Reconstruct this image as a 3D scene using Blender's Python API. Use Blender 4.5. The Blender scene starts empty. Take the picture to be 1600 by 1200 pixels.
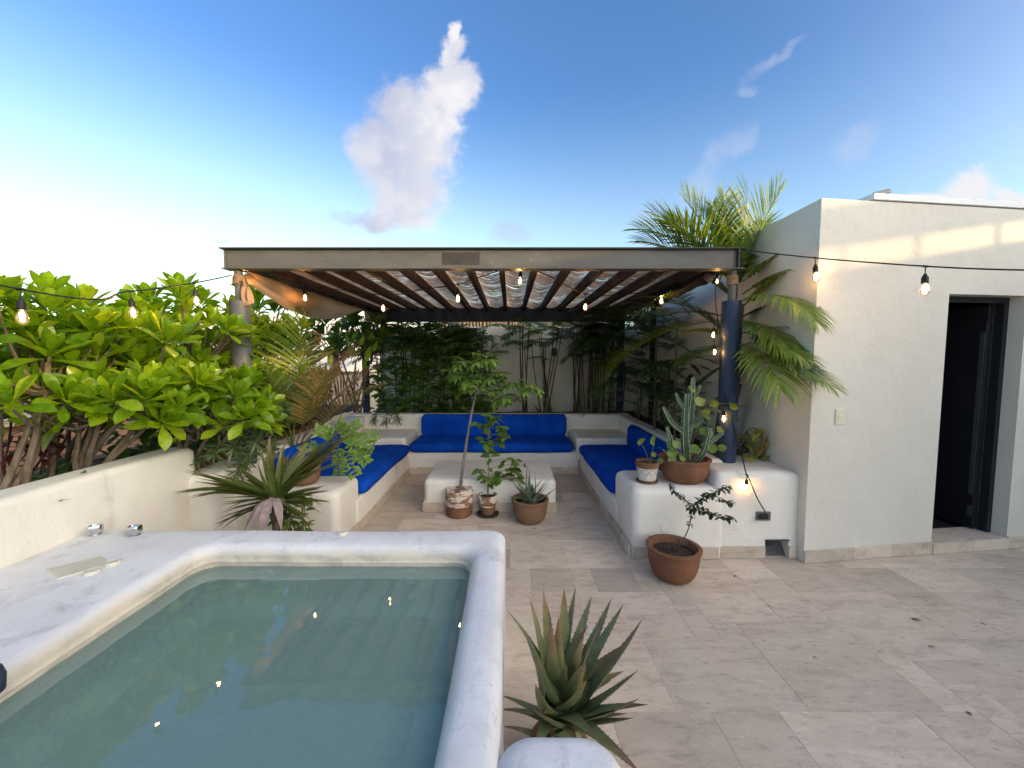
import bpy, math, random
import numpy as np
from mathutils import Vector, Matrix, noise
R = math.radians
PI = math.pi
random.seed(7)
scene = bpy.context.scene
COL = scene.collection

# ------------------------------------------------------------------ camera
FPX, PITCH, CAMH = 610.0, R(3.75), 1.58
cam_data = bpy.data.cameras.new('camera')
cam_data.sensor_fit = 'HORIZONTAL'
cam_data.sensor_width = 36.0
cam_data.lens = FPX / 1600 * 36
cam_data.shift_x = 0.0019
cam_data.clip_start = 0.05
cam_data.clip_end = 6000
cam = bpy.data.objects.new('camera', cam_data)
COL.objects.link(cam)
cam.location = (0, 0, CAMH)
cam.rotation_euler = (PI / 2 - PITCH, 0, 0)
scene.camera = cam

# ------------------------------------------------------------------ sun, sky, exposure
SUN_AZ, SUN_EL = R(123), R(8)          # clockwise from +Y
TO_SUN = Vector((math.sin(SUN_AZ) * math.cos(SUN_EL), math.cos(SUN_AZ) * math.cos(SUN_EL), math.sin(SUN_EL)))
sd = bpy.data.lights.new('sun', 'SUN')
sd.energy = 2.0
sd.angle = R(0.9)
sd.color = (0.66, 0.47, 0.22)
sun = bpy.data.objects.new('sun', sd)
COL.objects.link(sun)
sun.rotation_euler = (-TO_SUN).to_track_quat('-Z', 'Y').to_euler()
sun.location = (20, -12, 8)

scene.view_settings.view_transform = 'Standard'
scene.view_settings.look = 'None'
scene.view_settings.exposure = 1.7
scene.view_settings.gamma = 1.0
scene.view_settings.use_curve_mapping = False

world = bpy.data.worlds.new('World')
scene.world = world
world.use_nodes = True


class NT:
    """small helper round a node tree"""
    def __init__(s, tree):
        s.t = tree
        s.n = tree.nodes
        s.l = tree.links

    def new(s, typ, **kw):
        n = s.n.new(typ)
        for k, v in kw.items():
            if k.startswith('i_'):
                key = k[2:]
                key = int(key) if key.isdigit() else key.replace('_', ' ')
                s.set(n.inputs[key], v)
            else:
                setattr(n, k, v)
        return n

    def set(s, sock, v):
        if isinstance(v, bpy.types.NodeSocket):
            s.l.new(v, sock)
        elif isinstance(v, bpy.types.Node):
            s.l.new(v.outputs[0], sock)
        else:
            if sock.type == 'RGBA' and len(v) == 3:
                v = (*v, 1)
            sock.default_value = v

    def math(s, op, a, b=0.0, c=0.0, clamp=False):
        n = s.n.new('ShaderNodeMath')
        n.operation = op
        n.use_clamp = clamp
        s.set(n.inputs[0], a)
        s.set(n.inputs[1], b)
        s.set(n.inputs[2], c)
        return n.outputs[0]

    def vmath(s, op, a, b=(0, 0, 0)):
        n = s.n.new('ShaderNodeVectorMath')
        n.operation = op
        s.set(n.inputs[0], a)
        if op == 'SCALE':
            s.set(n.inputs['Scale'], b)
        else:
            s.set(n.inputs[1], b)
        return n.outputs['Value'] if op in ('LENGTH', 'DOT_PRODUCT', 'DISTANCE') else n.outputs[0]

    def mix(s, fac, a, b, blend='MIX'):
        n = s.n.new('ShaderNodeMix')
        n.data_type = 'RGBA'
        n.blend_type = blend
        n.clamp_factor = True
        s.set(n.inputs[0], fac)
        s.set(n.inputs[6], a)
        s.set(n.inputs[7], b)
        return n.outputs[2]

    def ramp(s, fac, stops, interp='LINEAR'):
        n = s.n.new('ShaderNodeValToRGB')
        n.color_ramp.interpolation = interp
        els = n.color_ramp.elements
        while len(els) < len(stops):
            els.new(0.5)
        for e, (p, c) in zip(els, stops):
            e.position = p
            e.color = (*c, 1) if len(c) == 3 else c
        s.set(n.inputs[0], fac)
        return n.outputs[0]

    def maprange(s, v, a, b, c=0.0, d=1.0, smooth=True):
        n = s.n.new('ShaderNodeMapRange')
        n.interpolation_type = 'SMOOTHSTEP' if smooth else 'LINEAR'
        s.set(n.inputs[0], v)
        for i, q in enumerate((a, b, c, d)):
            s.set(n.inputs[1 + i], q)
        return n.outputs[0]

    def noise(s, vec, scale, detail=4.0, rough=0.55, dist=0.0):
        n = s.new('ShaderNodeTexNoise')
        s.set(n.inputs['Vector'], vec)
        n.inputs['Scale'].default_value = scale
        n.inputs['Detail'].default_value = detail
        n.inputs['Roughness'].default_value = rough
        n.inputs['Distortion'].default_value = dist
        return n.outputs[0]


def pix(u, v):
    """direction through a pixel of the 1600x1200 photograph"""
    a, b = (u - 797) / FPX, (600 - v) / FPX
    return Vector((a, math.cos(PITCH) + b * math.sin(PITCH), -math.sin(PITCH) + b * math.cos(PITCH)))


def at(u, v, Y):
    d = pix(u, v)
    return Vector((0, 0, CAMH)) + d * (Y / d.y)


def onz(u, v, z):
    d = pix(u, v)
    return Vector((0, 0, CAMH)) + d * ((z - CAMH) / d.z)


def proj(p):
    q = Vector(p) - Vector((0, 0, CAMH))
    c, s = math.cos(PITCH), math.sin(PITCH)
    dep = q.y * c - q.z * s
    if dep < 0.05:
        return (-9999, -9999, dep)
    return (797 + FPX * q.x / dep, 600 - FPX * (q.y * s + q.z * c) / dep, dep)


def build_world():
    w = NT(world.node_tree)
    w.n.clear()
    out = w.new('ShaderNodeOutputWorld')
    bg = w.new('ShaderNodeBackground')
    sky = w.new('ShaderNodeTexSky')
    sky.sky_type = 'NISHITA'
    sky.sun_disc = False
    sky.sun_elevation = SUN_EL
    sky.sun_rotation = SUN_AZ
    sky.altitude = 0
    sky.air_density = 1.0
    sky.dust_density = 0.6
    sky.ozone_density = 1.6
    tc = w.new('ShaderNodeTexCoord')
    d = tc.outputs['Generated']
    sep = w.new('ShaderNodeSeparateXYZ', i_0=d)
    x, y, z = sep.outputs
    # evening haze: the air whitens towards the horizon, most of all over the sea to the west (-X)
    el = w.math('ARCSINE', w.math('MAXIMUM', z, 0.0))
    west = w.vmath('DOT_PRODUCT', d, Vector((-0.80, 0.60, 0)).normalized())
    band = w.math('POWER', w.math('SUBTRACT', 1.0, w.math('MINIMUM', w.math('DIVIDE', el, 0.60), 1.0)), 1.8)
    wf = w.math('ADD', 0.36, w.math('MULTIPLY', w.math('POWER', w.maprange(west, -0.4, 1.0, 0.0, 1.0, smooth=False), 2.0), 0.75))
    hz = w.math('MULTIPLY', band, wf)
    HS = w.vmath('MULTIPLY', sky.outputs[0], (0.47, 0.665, 0.965))
    # broad glow on the sun's side of the sky
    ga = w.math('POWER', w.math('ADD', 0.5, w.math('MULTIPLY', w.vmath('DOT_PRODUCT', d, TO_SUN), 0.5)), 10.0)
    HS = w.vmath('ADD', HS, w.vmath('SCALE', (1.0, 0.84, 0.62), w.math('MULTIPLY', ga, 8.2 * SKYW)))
    col = w.mix(w.math('MULTIPLY', hz, 1.25, clamp=True), HS, (SKYW * 1.55, SKYW * 1.9, SKYW * 1.6))
    # clouds, laid out in direction space (x/y, z/y)
    yy = w.math('MAXIMUM', y, 0.05)
    cx = w.math('DIVIDE', x, yy)
    cz = w.math('DIVIDE', z, yy)
    cv = w.new('ShaderNodeCombineXYZ', i_0=cx, i_1=cz).outputs[0]
    warp = w.new('ShaderNodeTexNoise')
    w.set(warp.inputs['Vector'], cv)
    warp.inputs['Scale'].default_value = 7
    warp.inputs['Detail'].default_value = 6
    wv = w.vmath('SCALE', w.vmath('SUBTRACT', warp.outputs['Color'], (0.5, 0.5, 0.5)), 0.13)
    pv = w.vmath('ADD', cv, wv)

    def blob(u, v, ru, rv, ang, soft=0.0):
        dd = pix(u, v)
        m = w.new('ShaderNodeMapping')
        m.vector_type = 'TEXTURE'
        m.inputs['Location'].default_value = (dd.x / dd.y, dd.z / dd.y, 0)
        m.inputs['Rotation'].default_value = (0, 0, R(ang))
        m.inputs['Scale'].default_value = (ru / FPX, rv / FPX, 1)
        w.set(m.inputs['Vector'], pv)
        # ignore third axis
        v2 = w.vmath('MULTIPLY', m.outputs[0], (1, 1, 0))
        return w.maprange(w.vmath('LENGTH', v2), 1.25, 0.25)
    n1 = w.noise(cv, 20, 9, 0.66, 0.3)
    n2 = w.noise(cv, 5.5, 5, 0.55)

    def cloud(col, blobs, amp, lo, hi, opac, white, grey, shade):
        s = None
        for b in blobs:
            q = blob(*b)
            s = q if s is None else w.math('MAXIMUM', s, q)
        dens = w.math('ADD', s, w.math('MULTIPLY', w.math('SUBTRACT', n1, 0.5), amp))
        dens = w.math('MULTIPLY', w.maprange(dens, lo, hi), w.maprange(s, 0.0, 0.18))
        c = w.mix(shade, white, grey)
        return w.mix(w.math('MULTIPLY', dens, opac), col, c)
    W = SKYW
    sh = w.maprange(n2, 0.40, 0.60)
    dd = pix(560, 250)
    # the sun stands to the right: flank away from it is greyer
    side = w.maprange(cx, pix(590, 250).x, pix(690, 250).x, 1.0, 0.0)
    sh = w.math('MULTIPLY', w.math('ADD', w.math('MULTIPLY', sh, 0.55), w.math('MULTIPLY', side, 0.55)), 1.0, clamp=True)
    col = cloud(col, [(713, 56, 9, 30, -15), (706, 92, 26, 48, -22), (692, 138, 62, 58, -20), (715, 130, 46, 46, 0), (650, 190, 92, 92, -20), (605, 235, 86, 80, 0), (660, 240, 66, 80, 0),
                      (640, 305, 84, 66, 0), (620, 338, 92, 26, 0)],
                1.25, 0.22, 0.95, 0.95, (W * 1.0, W * 0.97, W * 0.97), (W * 0.60, W * 0.63, W * 0.78), sh)
    col = cloud(col, [(795, 370, 54, 22, 12), (345, 364, 18, 8, 0), (545, 330, 60, 14, 0), (995, 338, 16, 14, 0)], 0.9, 0.25, 1.3, 0.50,
                (W * 0.62, W * 0.66, W * 0.84), (W * 0.50, W * 0.56, W * 0.80), 0.5)
    col = cloud(col, [(1145, 232, 78, 26, 44), (1095, 285, 70, 34, 45), (1215, 92, 80, 12, 28), (1165, 135, 22, 14, 0), (1330, 228, 60, 40, 30), (1120, 255, 60, 30, 45)], 1.1, 0.30, 1.6, 0.40,
                (W * 0.78, W * 0.80, W * 0.92), (W * 0.66, W * 0.70, W * 0.86), 0.3)
    col = cloud(col, [(1515, 295, 64, 36, 8), (1590, 308, 50, 20, 0), (1465, 310, 56, 14, 0)], 1.2, 0.2, 0.9, 0.9,
                (W * 1.0, W * 0.97, W * 0.95), (W * 0.8, W * 0.8, W * 0.86), 0.35)
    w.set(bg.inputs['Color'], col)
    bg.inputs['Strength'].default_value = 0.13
    w.l.new(bg.outputs[0], out.inputs['Surface'])


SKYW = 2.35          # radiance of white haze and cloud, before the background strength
build_world()

scene.cycles.max_bounces = 8
scene.cycles.diffuse_bounces = 4
scene.cycles.glossy_bounces = 3
scene.cycles.transmission_bounces = 6
scene.cycles.transparent_max_bounces = 8
scene.cycles.caustics_reflective = False
scene.cycles.caustics_refractive = False

# ------------------------------------------------------------------ materials
MATS = {}


def principled(name):
    m = bpy.data.materials.new(name)
    m.use_nodes = True
    t = NT(m.node_tree)
    b = t.n['Principled BSDF']
    return m, t, b


def surf(name, c1, c2=None, scale=3.0, rough=0.8, bump=0.0, bscale=30.0, metal=0.0, stain=None, sscale=1.5, slo=0.5, shi=0.75,
         samt=0.8, ovar=0.0, stretch=(1, 1, 1), coords='pos', spec=0.3, lo=0.35, hi=0.65, detail=6, fine=None):
    """noise-mottled surface; stain = third colour in blotches with a shape of their own"""
    m, t, b = principled(name)
    if coords == 'pos':
        v = t.new('ShaderNodeNewGeometry').outputs['Position']
    else:
        v = t.new('ShaderNodeTexCoord').outputs['Object']
    oi = t.new('ShaderNodeObjectInfo').outputs['Random']
    if coords != 'pos':
        off = t.new('ShaderNodeCombineXYZ', i_0=t.math('MULTIPLY', oi, 37.0), i_1=t.math('MULTIPLY', oi, 91.0), i_2=t.math('MULTIPLY', oi, 53.0)).outputs[0]
        v = t.vmath('ADD', v, off)
    vs = t.vmath('MULTIPLY', v, stretch)
    c2 = c2 or c1
    n = t.noise(vs, scale, detail, 0.6)
    col = t.mix(t.maprange(n, lo, hi), c1, c2)
    if stain:
        ns = t.noise(vs, sscale, 8, 0.68, 0.4)
        col = t.mix(t.math('MULTIPLY', t.maprange(ns, slo, shi), samt), col, stain)
    if fine:
        nf = t.noise(v, fine[0], 3, 0.6)
        col = t.mix(t.math('MULTIPLY', t.maprange(nf, fine[2], fine[3]), fine[4]), col, fine[1])
    if ovar:
        hsv = t.new('ShaderNodeHueSaturation', i_Color=col)
        t.set(hsv.inputs['Value'], t.math('ADD', 1.0 - ovar, t.math('MULTIPLY', oi, 2 * ovar)))
        col = hsv.outputs[0]
    t.set(b.inputs['Base Color'], col)
    b.inputs['Roughness'].default_value = rough
    b.inputs['Metallic'].default_value = metal
    b.inputs['Specular IOR Level'].default_value = spec
    if bump:
        nb = t.noise(v, bscale, 6, 0.6)
        nb2 = t.noise(v, bscale * 0.13, 4, 0.5)
        hgt = t.math('ADD', nb, t.math('MULTIPLY', nb2, 3.0))
        bp = t.new('ShaderNodeBump', i_Height=hgt)
        bp.inputs['Strength'].default_value = bump
        bp.inputs['Distance'].default_value = 0.01
        t.set(b.inputs['Normal'], bp.outputs[0])
    MATS[name] = m
    return m


def leafmat(name, c1, c2, c3=None, rough=0.35, trans=0.35, tcol=None, spec=0.5, along=None):
    """leaf: colour differs leaf by leaf (object random + island random); along = colour stops from base to tip"""
    m, t, b = principled(name)
    oi = t.new('ShaderNodeObjectInfo').outputs['Random']
    ri = t.new('ShaderNodeNewGeometry').outputs['Random Per Island']
    r = t.math('FRACT', t.math('ADD', oi, ri))
    stops = [(0.0, c1), (0.7, c2)] + ([(1.0, c3)] if c3 else [])
    col = t.ramp(r, stops)
    if along:
        g = t.new('ShaderNodeTexCoord').outputs['Generated']
        gy = t.new('ShaderNodeSeparateXYZ', i_0=g).outputs[1]
        gy = t.math('ADD', gy, t.math('MULTIPLY', t.math('SUBTRACT', oi, 0.5), 0.35))
        al = t.ramp(gy, along)
        col = t.mix(0.75, col, al)
    pos = t.new('ShaderNodeNewGeometry').outputs['Position']
    n = t.noise(pos, 30, 3, 0.6)
    hsv = t.new('ShaderNodeHueSaturation', i_Color=col)
    t.set(hsv.inputs['Value'], t.maprange(n, 0.3, 0.7, 0.82, 1.16))
    col = hsv.outputs[0]
    t.set(b.inputs['Base Color'], col)
    b.inputs['Roughness'].default_value = rough
    b.inputs['Specular IOR Level'].default_value = spec
    if trans:
        tr = t.new('ShaderNodeBsdfTranslucent')
        h2 = t.new('ShaderNodeHueSaturation', i_Color=col)
        h2.inputs['Saturation'].default_value = 1.1
        h2.inputs['Value'].default_value = 1.7
        h2.inputs['Hue'].default_value = 0.48
        t.set(tr.inputs['Color'], tcol if tcol else h2.outputs[0])
        mx = t.new('ShaderNodeMixShader')
        mx.inputs[0].default_value = trans
        t.l.new(b.outputs[0], mx.inputs[1])
        t.l.new(tr.outputs[0], mx.inputs[2])
        t.l.new(mx.outputs[0], t.n['Material Output'].inputs['Surface'])
    MATS[name] = m
    return m




def pool_plaster():
    m, t, b = principled('pool_plaster')
    v = t.new('ShaderNodeNewGeometry').outputs['Position']
    n1 = t.noise(v, 2.4, 7, 0.62)
    n2 = t.noise(t.vmath('MULTIPLY', v, (1, 1, 1.5)), 5.5, 9, 0.7, 0.5)
    n3 = t.noise(v, 60, 3, 0.6)
    col = t.mix(t.maprange(n1, 0.35, 0.65), (0.82, 0.82, 0.80), (0.72, 0.715, 0.70))
    col = t.mix(t.math('MULTIPLY', t.maprange(n2, 0.52, 0.70), 0.62), col, (0.46, 0.44, 0.42))
    col = t.mix(t.math('MULTIPLY', t.math('MULTIPLY', t.maprange(n3, 0.60, 0.70), t.maprange(n2, 0.42, 0.6)), 0.45), col, (0.34, 0.31, 0.29))
    # lime and algae stain left by the water on the inner wall
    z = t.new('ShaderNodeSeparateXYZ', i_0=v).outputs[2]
    zz = t.math('ADD', z, t.math('MULTIPLY', t.math('SUBTRACT', n2, 0.5), 0.10))
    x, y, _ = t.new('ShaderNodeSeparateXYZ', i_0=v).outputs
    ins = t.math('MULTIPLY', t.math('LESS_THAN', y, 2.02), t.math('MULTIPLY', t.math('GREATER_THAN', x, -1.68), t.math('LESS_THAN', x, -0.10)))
    band = t.math('MULTIPLY', t.maprange(zz, 0.605, 0.55), ins)
    col = t.mix(t.math('MULTIPLY', band, 0.75), col, t.mix(t.maprange(n2, 0.4, 0.62), (0.66, 0.56, 0.40), (0.44, 0.37, 0.27)))
    # underwater shade painted in: wall darker and greener below the water line
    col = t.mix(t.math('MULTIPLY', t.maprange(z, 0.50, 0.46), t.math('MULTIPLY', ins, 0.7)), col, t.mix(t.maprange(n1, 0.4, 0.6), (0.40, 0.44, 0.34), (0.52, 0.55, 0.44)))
    t.set(b.inputs['Base Color'], col)
    b.inputs['Roughness'].default_value = 0.6
    bp = t.new('ShaderNodeBump', i_Height=t.math('ADD', t.math('MULTIPLY', n2, 2.5), t.math('MULTIPLY', n3, 0.5)))
    bp.inputs['Strength'].default_value = 0.35
    bp.inputs['Distance'].default_value = 0.008
    t.set(b.inputs['Normal'], bp.outputs[0])
    MATS['pool_plaster'] = m


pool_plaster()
surf('pot_white', (0.66, 0.62, 0.56), (0.56, 0.52, 0.46), 12, 0.8, 0.2, 60)
surf('thatch', (0.40, 0.29, 0.18), (0.28, 0.20, 0.12), 14, 0.9, 0.6, 40, stretch=(4, 4, 0.5))
surf('cream_plaster', (0.83, 0.785, 0.70), (0.77, 0.715, 0.625), 1.4, 0.85, 0.3, 45, stain=(0.42, 0.36, 0.28), sscale=2.4, slo=0.56, shi=0.78, samt=0.62, stretch=(1.4, 1.4, 0.8),
     fine=(60, (0.42, 0.38, 0.32), 0.66, 0.78, 0.35))
surf('house_paint', (0.73, 0.68, 0.59), (0.67, 0.62, 0.535), 1.1, 0.85, 0.28, 60, stain=(0.58, 0.53, 0.46), sscale=1.3, slo=0.58, shi=0.8, samt=0.45,
     fine=(24, (0.50, 0.47, 0.43), 0.68, 0.8, 0.3))
surf('back_wall_paint', (0.80, 0.73, 0.61), (0.73, 0.66, 0.55), 1.2, 0.9, 0.2, 50, stain=(0.36, 0.32, 0.26), sscale=1.1, slo=0.56, shi=0.8, samt=0.5, stretch=(3, 3, 0.6))
surf('white_paint', (0.80, 0.80, 0.79), (0.74, 0.74, 0.73), 3, 0.6, 0.05, 40)


def travertine(name, base, pale, dark):
    m, t, b = principled(name)
    v = t.new('ShaderNodeTexCoord').outputs['Object']
    oi = t.new('ShaderNodeObjectInfo').outputs['Random']
    v = t.vmath('ADD', v, t.new('ShaderNodeCombineXYZ', i_0=t.math('MULTIPLY', oi, 37.0), i_1=t.math('MULTIPLY', oi, 91.0), i_2=t.math('MULTIPLY', oi, 53.0)).outputs[0])
    vs = t.vmath('MULTIPLY', v, (0.55, 1.5, 1))
    n1 = t.noise(vs, 5.0, 8, 0.70, 0.15)
    n2 = t.noise(vs, 9, 9, 0.74, 0.25)
    n3 = t.noise(t.vmath('ADD', vs, (9.0, 4.0, 0)), 34, 4, 0.6, 0.5)
    col = t.mix(t.maprange(n1, 0.34, 0.66), base, pale)
    col = t.mix(t.math('MULTIPLY', t.maprange(n2, 0.46, 0.68), 0.85), col, dark)
    col = t.mix(t.math('MULTIPLY', t.maprange(n3, 0.62, 0.70), 0.5), col, tuple(min(0.8, c * 1.35) for c in pale))
    col = t.mix(t.math('MULTIPLY', t.maprange(n3, 0.40, 0.32), 0.6), col, tuple(c * 0.6 for c in dark))
    # stones differ: some greyer, some browner, some paler
    r2 = t.math('FRACT', t.math('MULTIPLY', oi, 7.31))
    col = t.mix(0.38, col, t.ramp(r2, [(0.0, (0.62, 0.55, 0.46)), (0.35, (0.53, 0.44, 0.345)), (0.65, (0.60, 0.51, 0.42)), (1.0, (0.39, 0.32, 0.25))]))
    hsv = t.new('ShaderNodeHueSaturation', i_Color=col)
    t.set(hsv.inputs['Value'], t.math('ADD', 0.93, t.math('MULTIPLY', oi, 0.32)))
    t.set(b.inputs['Base Color'], hsv.outputs[0])
    t.set(b.inputs['Roughness'], t.maprange(n2, 0.3, 0.7, 0.42, 0.66))
    b.inputs['Specular IOR Level'].default_value = 0.4
    bp = t.new('ShaderNodeBump', i_Height=t.math('ADD', n3, n2))
    bp.inputs['Strength'].default_value = 0.25
    bp.inputs['Distance'].default_value = 0.004
    t.set(b.inputs['Normal'], bp.outputs[0])
    MATS[name] = m


travertine('travertine', (0.525, 0.425, 0.32), (0.64, 0.54, 0.425), (0.32, 0.245, 0.175))
travertine('travertine_dark', (0.30, 0.255, 0.21), (0.36, 0.31, 0.26), (0.22, 0.18, 0.145))
surf('grout', (0.40, 0.33, 0.26), (0.27, 0.22, 0.17), 6, 0.9, 0.2, 60)
surf('terracotta', (0.22, 0.095, 0.05), (0.165, 0.072, 0.04), 6, 0.75, 0.2, 60, stain=(0.33, 0.22, 0.15), sscale=7, slo=0.50, shi=0.74, samt=0.75,
     fine=(16, (0.13, 0.075, 0.05), 0.60, 0.74, 0.6))
surf('bare_clay', (0.225, 0.125, 0.07), (0.175, 0.095, 0.055), 5, 0.7, 0.2, 50, stain=(0.29, 0.19, 0.12), sscale=6, slo=0.5, shi=0.75, samt=0.6,
     fine=(13, (0.12, 0.07, 0.045), 0.60, 0.75, 0.5))
surf('chipped_white', (0.66, 0.58, 0.48), (0.58, 0.49, 0.40), 6, 0.8, 0.25, 60, stain=(0.25, 0.11, 0.06), sscale=13, slo=0.50, shi=0.56, samt=0.95, stretch=(0.6, 0.6, 1.6))
surf('soil', (0.035, 0.024, 0.017), (0.075, 0.052, 0.036), 30, 0.95, 0.9, 60)
surf('navy_fabric', (0.004, 0.080, 0.50), (0.002, 0.052, 0.36), 3.5, 0.95, 0.9, 9, spec=0.1, fine=(420, (0.008, 0.045, 0.25), 0.5, 0.7, 0.35))
surf('navy_steel', (0.035, 0.055, 0.10), (0.022, 0.034, 0.062), 7, 0.5, 0.2, 30, stain=(0.10, 0.13, 0.19), sscale=9, slo=0.52, shi=0.72, samt=0.6, stretch=(1, 1, 0.3))
surf('weathered_steel', (0.125, 0.118, 0.106), (0.10, 0.095, 0.085), 2.6, 0.55, 0.12, 50, stain=(0.10, 0.09, 0.075), sscale=3, slo=0.56, shi=0.75, samt=0.5,
     stretch=(1, 1, 3), fine=(38, (0.45, 0.41, 0.36), 0.70, 0.76, 0.7))
surf('primer_patch', (0.060, 0.050, 0.043), (0.045, 0.038, 0.034), 9, 0.6, 0.1, 50)
surf('sunlit_steel', (0.085, 0.088, 0.092), (0.06, 0.064, 0.072), 6, 0.5, 0.15, 40, stain=(0.07, 0.08, 0.10), sscale=5, slo=0.5, shi=0.7, samt=0.6)  # lighter copy of the post steel, sunlight put into its colour
surf('dark_edge', (0.030, 0.030, 0.032), (0.022, 0.022, 0.024), 9, 0.5, 0.1, 50)
surf('rafter_wood', (0.055, 0.030, 0.024), (0.038, 0.021, 0.017), 5, 0.65, 0.3, 30, stretch=(3, 0.3, 3))
surf('dark_fabric', (0.022, 0.026, 0.05), (0.015, 0.018, 0.035), 6, 0.9, 0.5, 30)
surf('black_rubber', (0.014, 0.013, 0.013), (0.022, 0.020, 0.020), 20, 0.5)
surf('grey_plastic', (0.15, 0.15, 0.155), (0.13, 0.13, 0.135), 20, 0.45)
surf('dark_plastic', (0.03, 0.03, 0.033), None, 20, 0.4)
surf('ivory_plastic', (0.72, 0.68, 0.48), (0.70, 0.66, 0.46), 9, 0.4)
surf('cream_disc', (0.66, 0.62, 0.50), (0.58, 0.54, 0.43), 14, 0.55, 0.1, 60)
surf('chrome', (0.62, 0.62, 0.63), None, 9, 0.10, metal=1.0)
surf('rusty_iron', (0.045, 0.035, 0.030), (0.075, 0.05, 0.038), 18, 0.7, 0.3, 60)
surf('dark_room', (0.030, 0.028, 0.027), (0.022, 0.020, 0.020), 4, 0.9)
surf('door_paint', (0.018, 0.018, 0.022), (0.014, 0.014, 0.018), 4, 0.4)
surf('steel_bar', (0.32, 0.35, 0.38), None, 9, 0.3, metal=0.9)
surf('bark', (0.20, 0.15, 0.105), (0.115, 0.082, 0.056), 22, 0.9, 0.8, 60, stretch=(1, 1, 0.4))
surf('green_stem', (0.14, 0.17, 0.045), (0.20, 0.19, 0.06), 12, 0.6, 0.2, 60)
surf('red_stem', (0.09, 0.022, 0.018), (0.14, 0.04, 0.03), 12, 0.6)
surf('cane', (0.055, 0.040, 0.026), (0.10, 0.075, 0.045), 26, 0.6, 0.3, 60, stretch=(1, 1, 3))
surf('grey_bark', (0.23, 0.21, 0.17), (0.16, 0.145, 0.115), 30, 0.85, 0.5, 90)
surf('orange_stucco', (0.42, 0.22, 0.13), (0.36, 0.19, 0.115), 2, 0.9, 0.2, 40)
surf('tan_stucco', (0.58, 0.47, 0.32), (0.50, 0.40, 0.27), 2, 0.9, 0.2, 40)
surf('brown_wood', (0.15, 0.075, 0.045), (0.11, 0.055, 0.032), 5, 0.7, 0.2, 30, ovar=0.2)
surf('red_shutter', (0.25, 0.075, 0.05), None, 5, 0.7)
surf('far_ground', (0.16, 0.155, 0.10), (0.08, 0.10, 0.045), 0.05, 0.95)
surf('dry_leaf', (0.19, 0.105, 0.055), (0.28, 0.19, 0.11), 30, 0.9, ovar=0.3)
surf('asphalt_roof', (0.30, 0.29, 0.27), (0.24, 0.23, 0.21), 2, 0.9)

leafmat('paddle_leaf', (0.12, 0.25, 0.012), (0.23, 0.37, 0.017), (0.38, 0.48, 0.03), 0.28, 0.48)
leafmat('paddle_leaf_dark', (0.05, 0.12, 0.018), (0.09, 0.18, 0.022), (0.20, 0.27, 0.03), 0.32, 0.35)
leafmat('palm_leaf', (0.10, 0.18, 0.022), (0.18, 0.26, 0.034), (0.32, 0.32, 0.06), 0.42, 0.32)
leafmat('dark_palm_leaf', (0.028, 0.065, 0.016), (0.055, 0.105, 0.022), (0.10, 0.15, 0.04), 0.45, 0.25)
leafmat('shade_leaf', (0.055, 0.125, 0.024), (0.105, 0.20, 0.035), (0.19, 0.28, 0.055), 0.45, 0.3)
leafmat('yellow_palm_leaf', (0.16, 0.15, 0.03), (0.26, 0.19, 0.045), (0.34, 0.21, 0.07), 0.5, 0.3)
leafmat('brown_frond', (0.17, 0.085, 0.045), (0.24, 0.13, 0.07), (0.30, 0.19, 0.11), 0.8, 0.2)
leafmat('red_leaf', (0.10, 0.028, 0.022), (0.17, 0.05, 0.03), (0.13, 0.09, 0.03), 0.5, 0.25)
leafmat('fan_leaf', (0.10, 0.17, 0.025), (0.17, 0.24, 0.035), (0.27, 0.25, 0.06), 0.4, 0.25, along=[(0.0, (0.07, 0.12, 0.022)), (0.65, (0.10, 0.12, 0.03)), (0.92, (0.20, 0.12, 0.05)), (1.0, (0.28, 0.19, 0.12))])
leafmat('mauve_leaf', (0.30, 0.22, 0.20), (0.36, 0.27, 0.25), (0.24, 0.15, 0.13), 0.8, 0.15)
leafmat('oleander_leaf', (0.085, 0.14, 0.05), (0.13, 0.19, 0.07), (0.18, 0.23, 0.09), 0.45, 0.2)
leafmat('lime_leaf', (0.15, 0.27, 0.045), (0.21, 0.34, 0.06), (0.27, 0.38, 0.08), 0.45, 0.4)
leafmat('sapling_leaf', (0.10, 0.20, 0.035), (0.17, 0.29, 0.055), (0.25, 0.37, 0.08), 0.4, 0.35)
leafmat('citrus_leaf', (0.055, 0.12, 0.02), (0.11, 0.20, 0.03), (0.17, 0.26, 0.05), 0.35, 0.3)
leafmat('aloe_leaf', (0.15, 0.19, 0.085), (0.20, 0.235, 0.11), None, 0.42, 0.0, along=[(0.0, (0.16, 0.21, 0.095)), (0.60, (0.18, 0.215, 0.09)), (0.84, (0.25, 0.16, 0.08)), (1.0, (0.27, 0.09, 0.065))])
leafmat('aloe_leaf_grey', (0.10, 0.15, 0.085), (0.15, 0.19, 0.11), (0.2, 0.18, 0.10), 0.5, 0.0)
leafmat('round_leaf', (0.12, 0.21, 0.03), (0.18, 0.27, 0.045), (0.27, 0.31, 0.06), 0.4, 0.35)
leafmat('cactus_skin', (0.05, 0.10, 0.045), (0.065, 0.12, 0.055), None, 0.55, 0.0)
leafmat('cactus_ridge', (0.34, 0.38, 0.26), (0.42, 0.45, 0.32), None, 0.7, 0.0)
leafmat('croton_leaf', (0.24, 0.28, 0.04), (0.50, 0.45, 0.08), (0.52, 0.20, 0.05), 0.35, 0.2)
leafmat('small_dark_leaf', (0.030, 0.052, 0.022), (0.045, 0.075, 0.03), (0.06, 0.09, 0.03), 0.45, 0.15)


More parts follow.
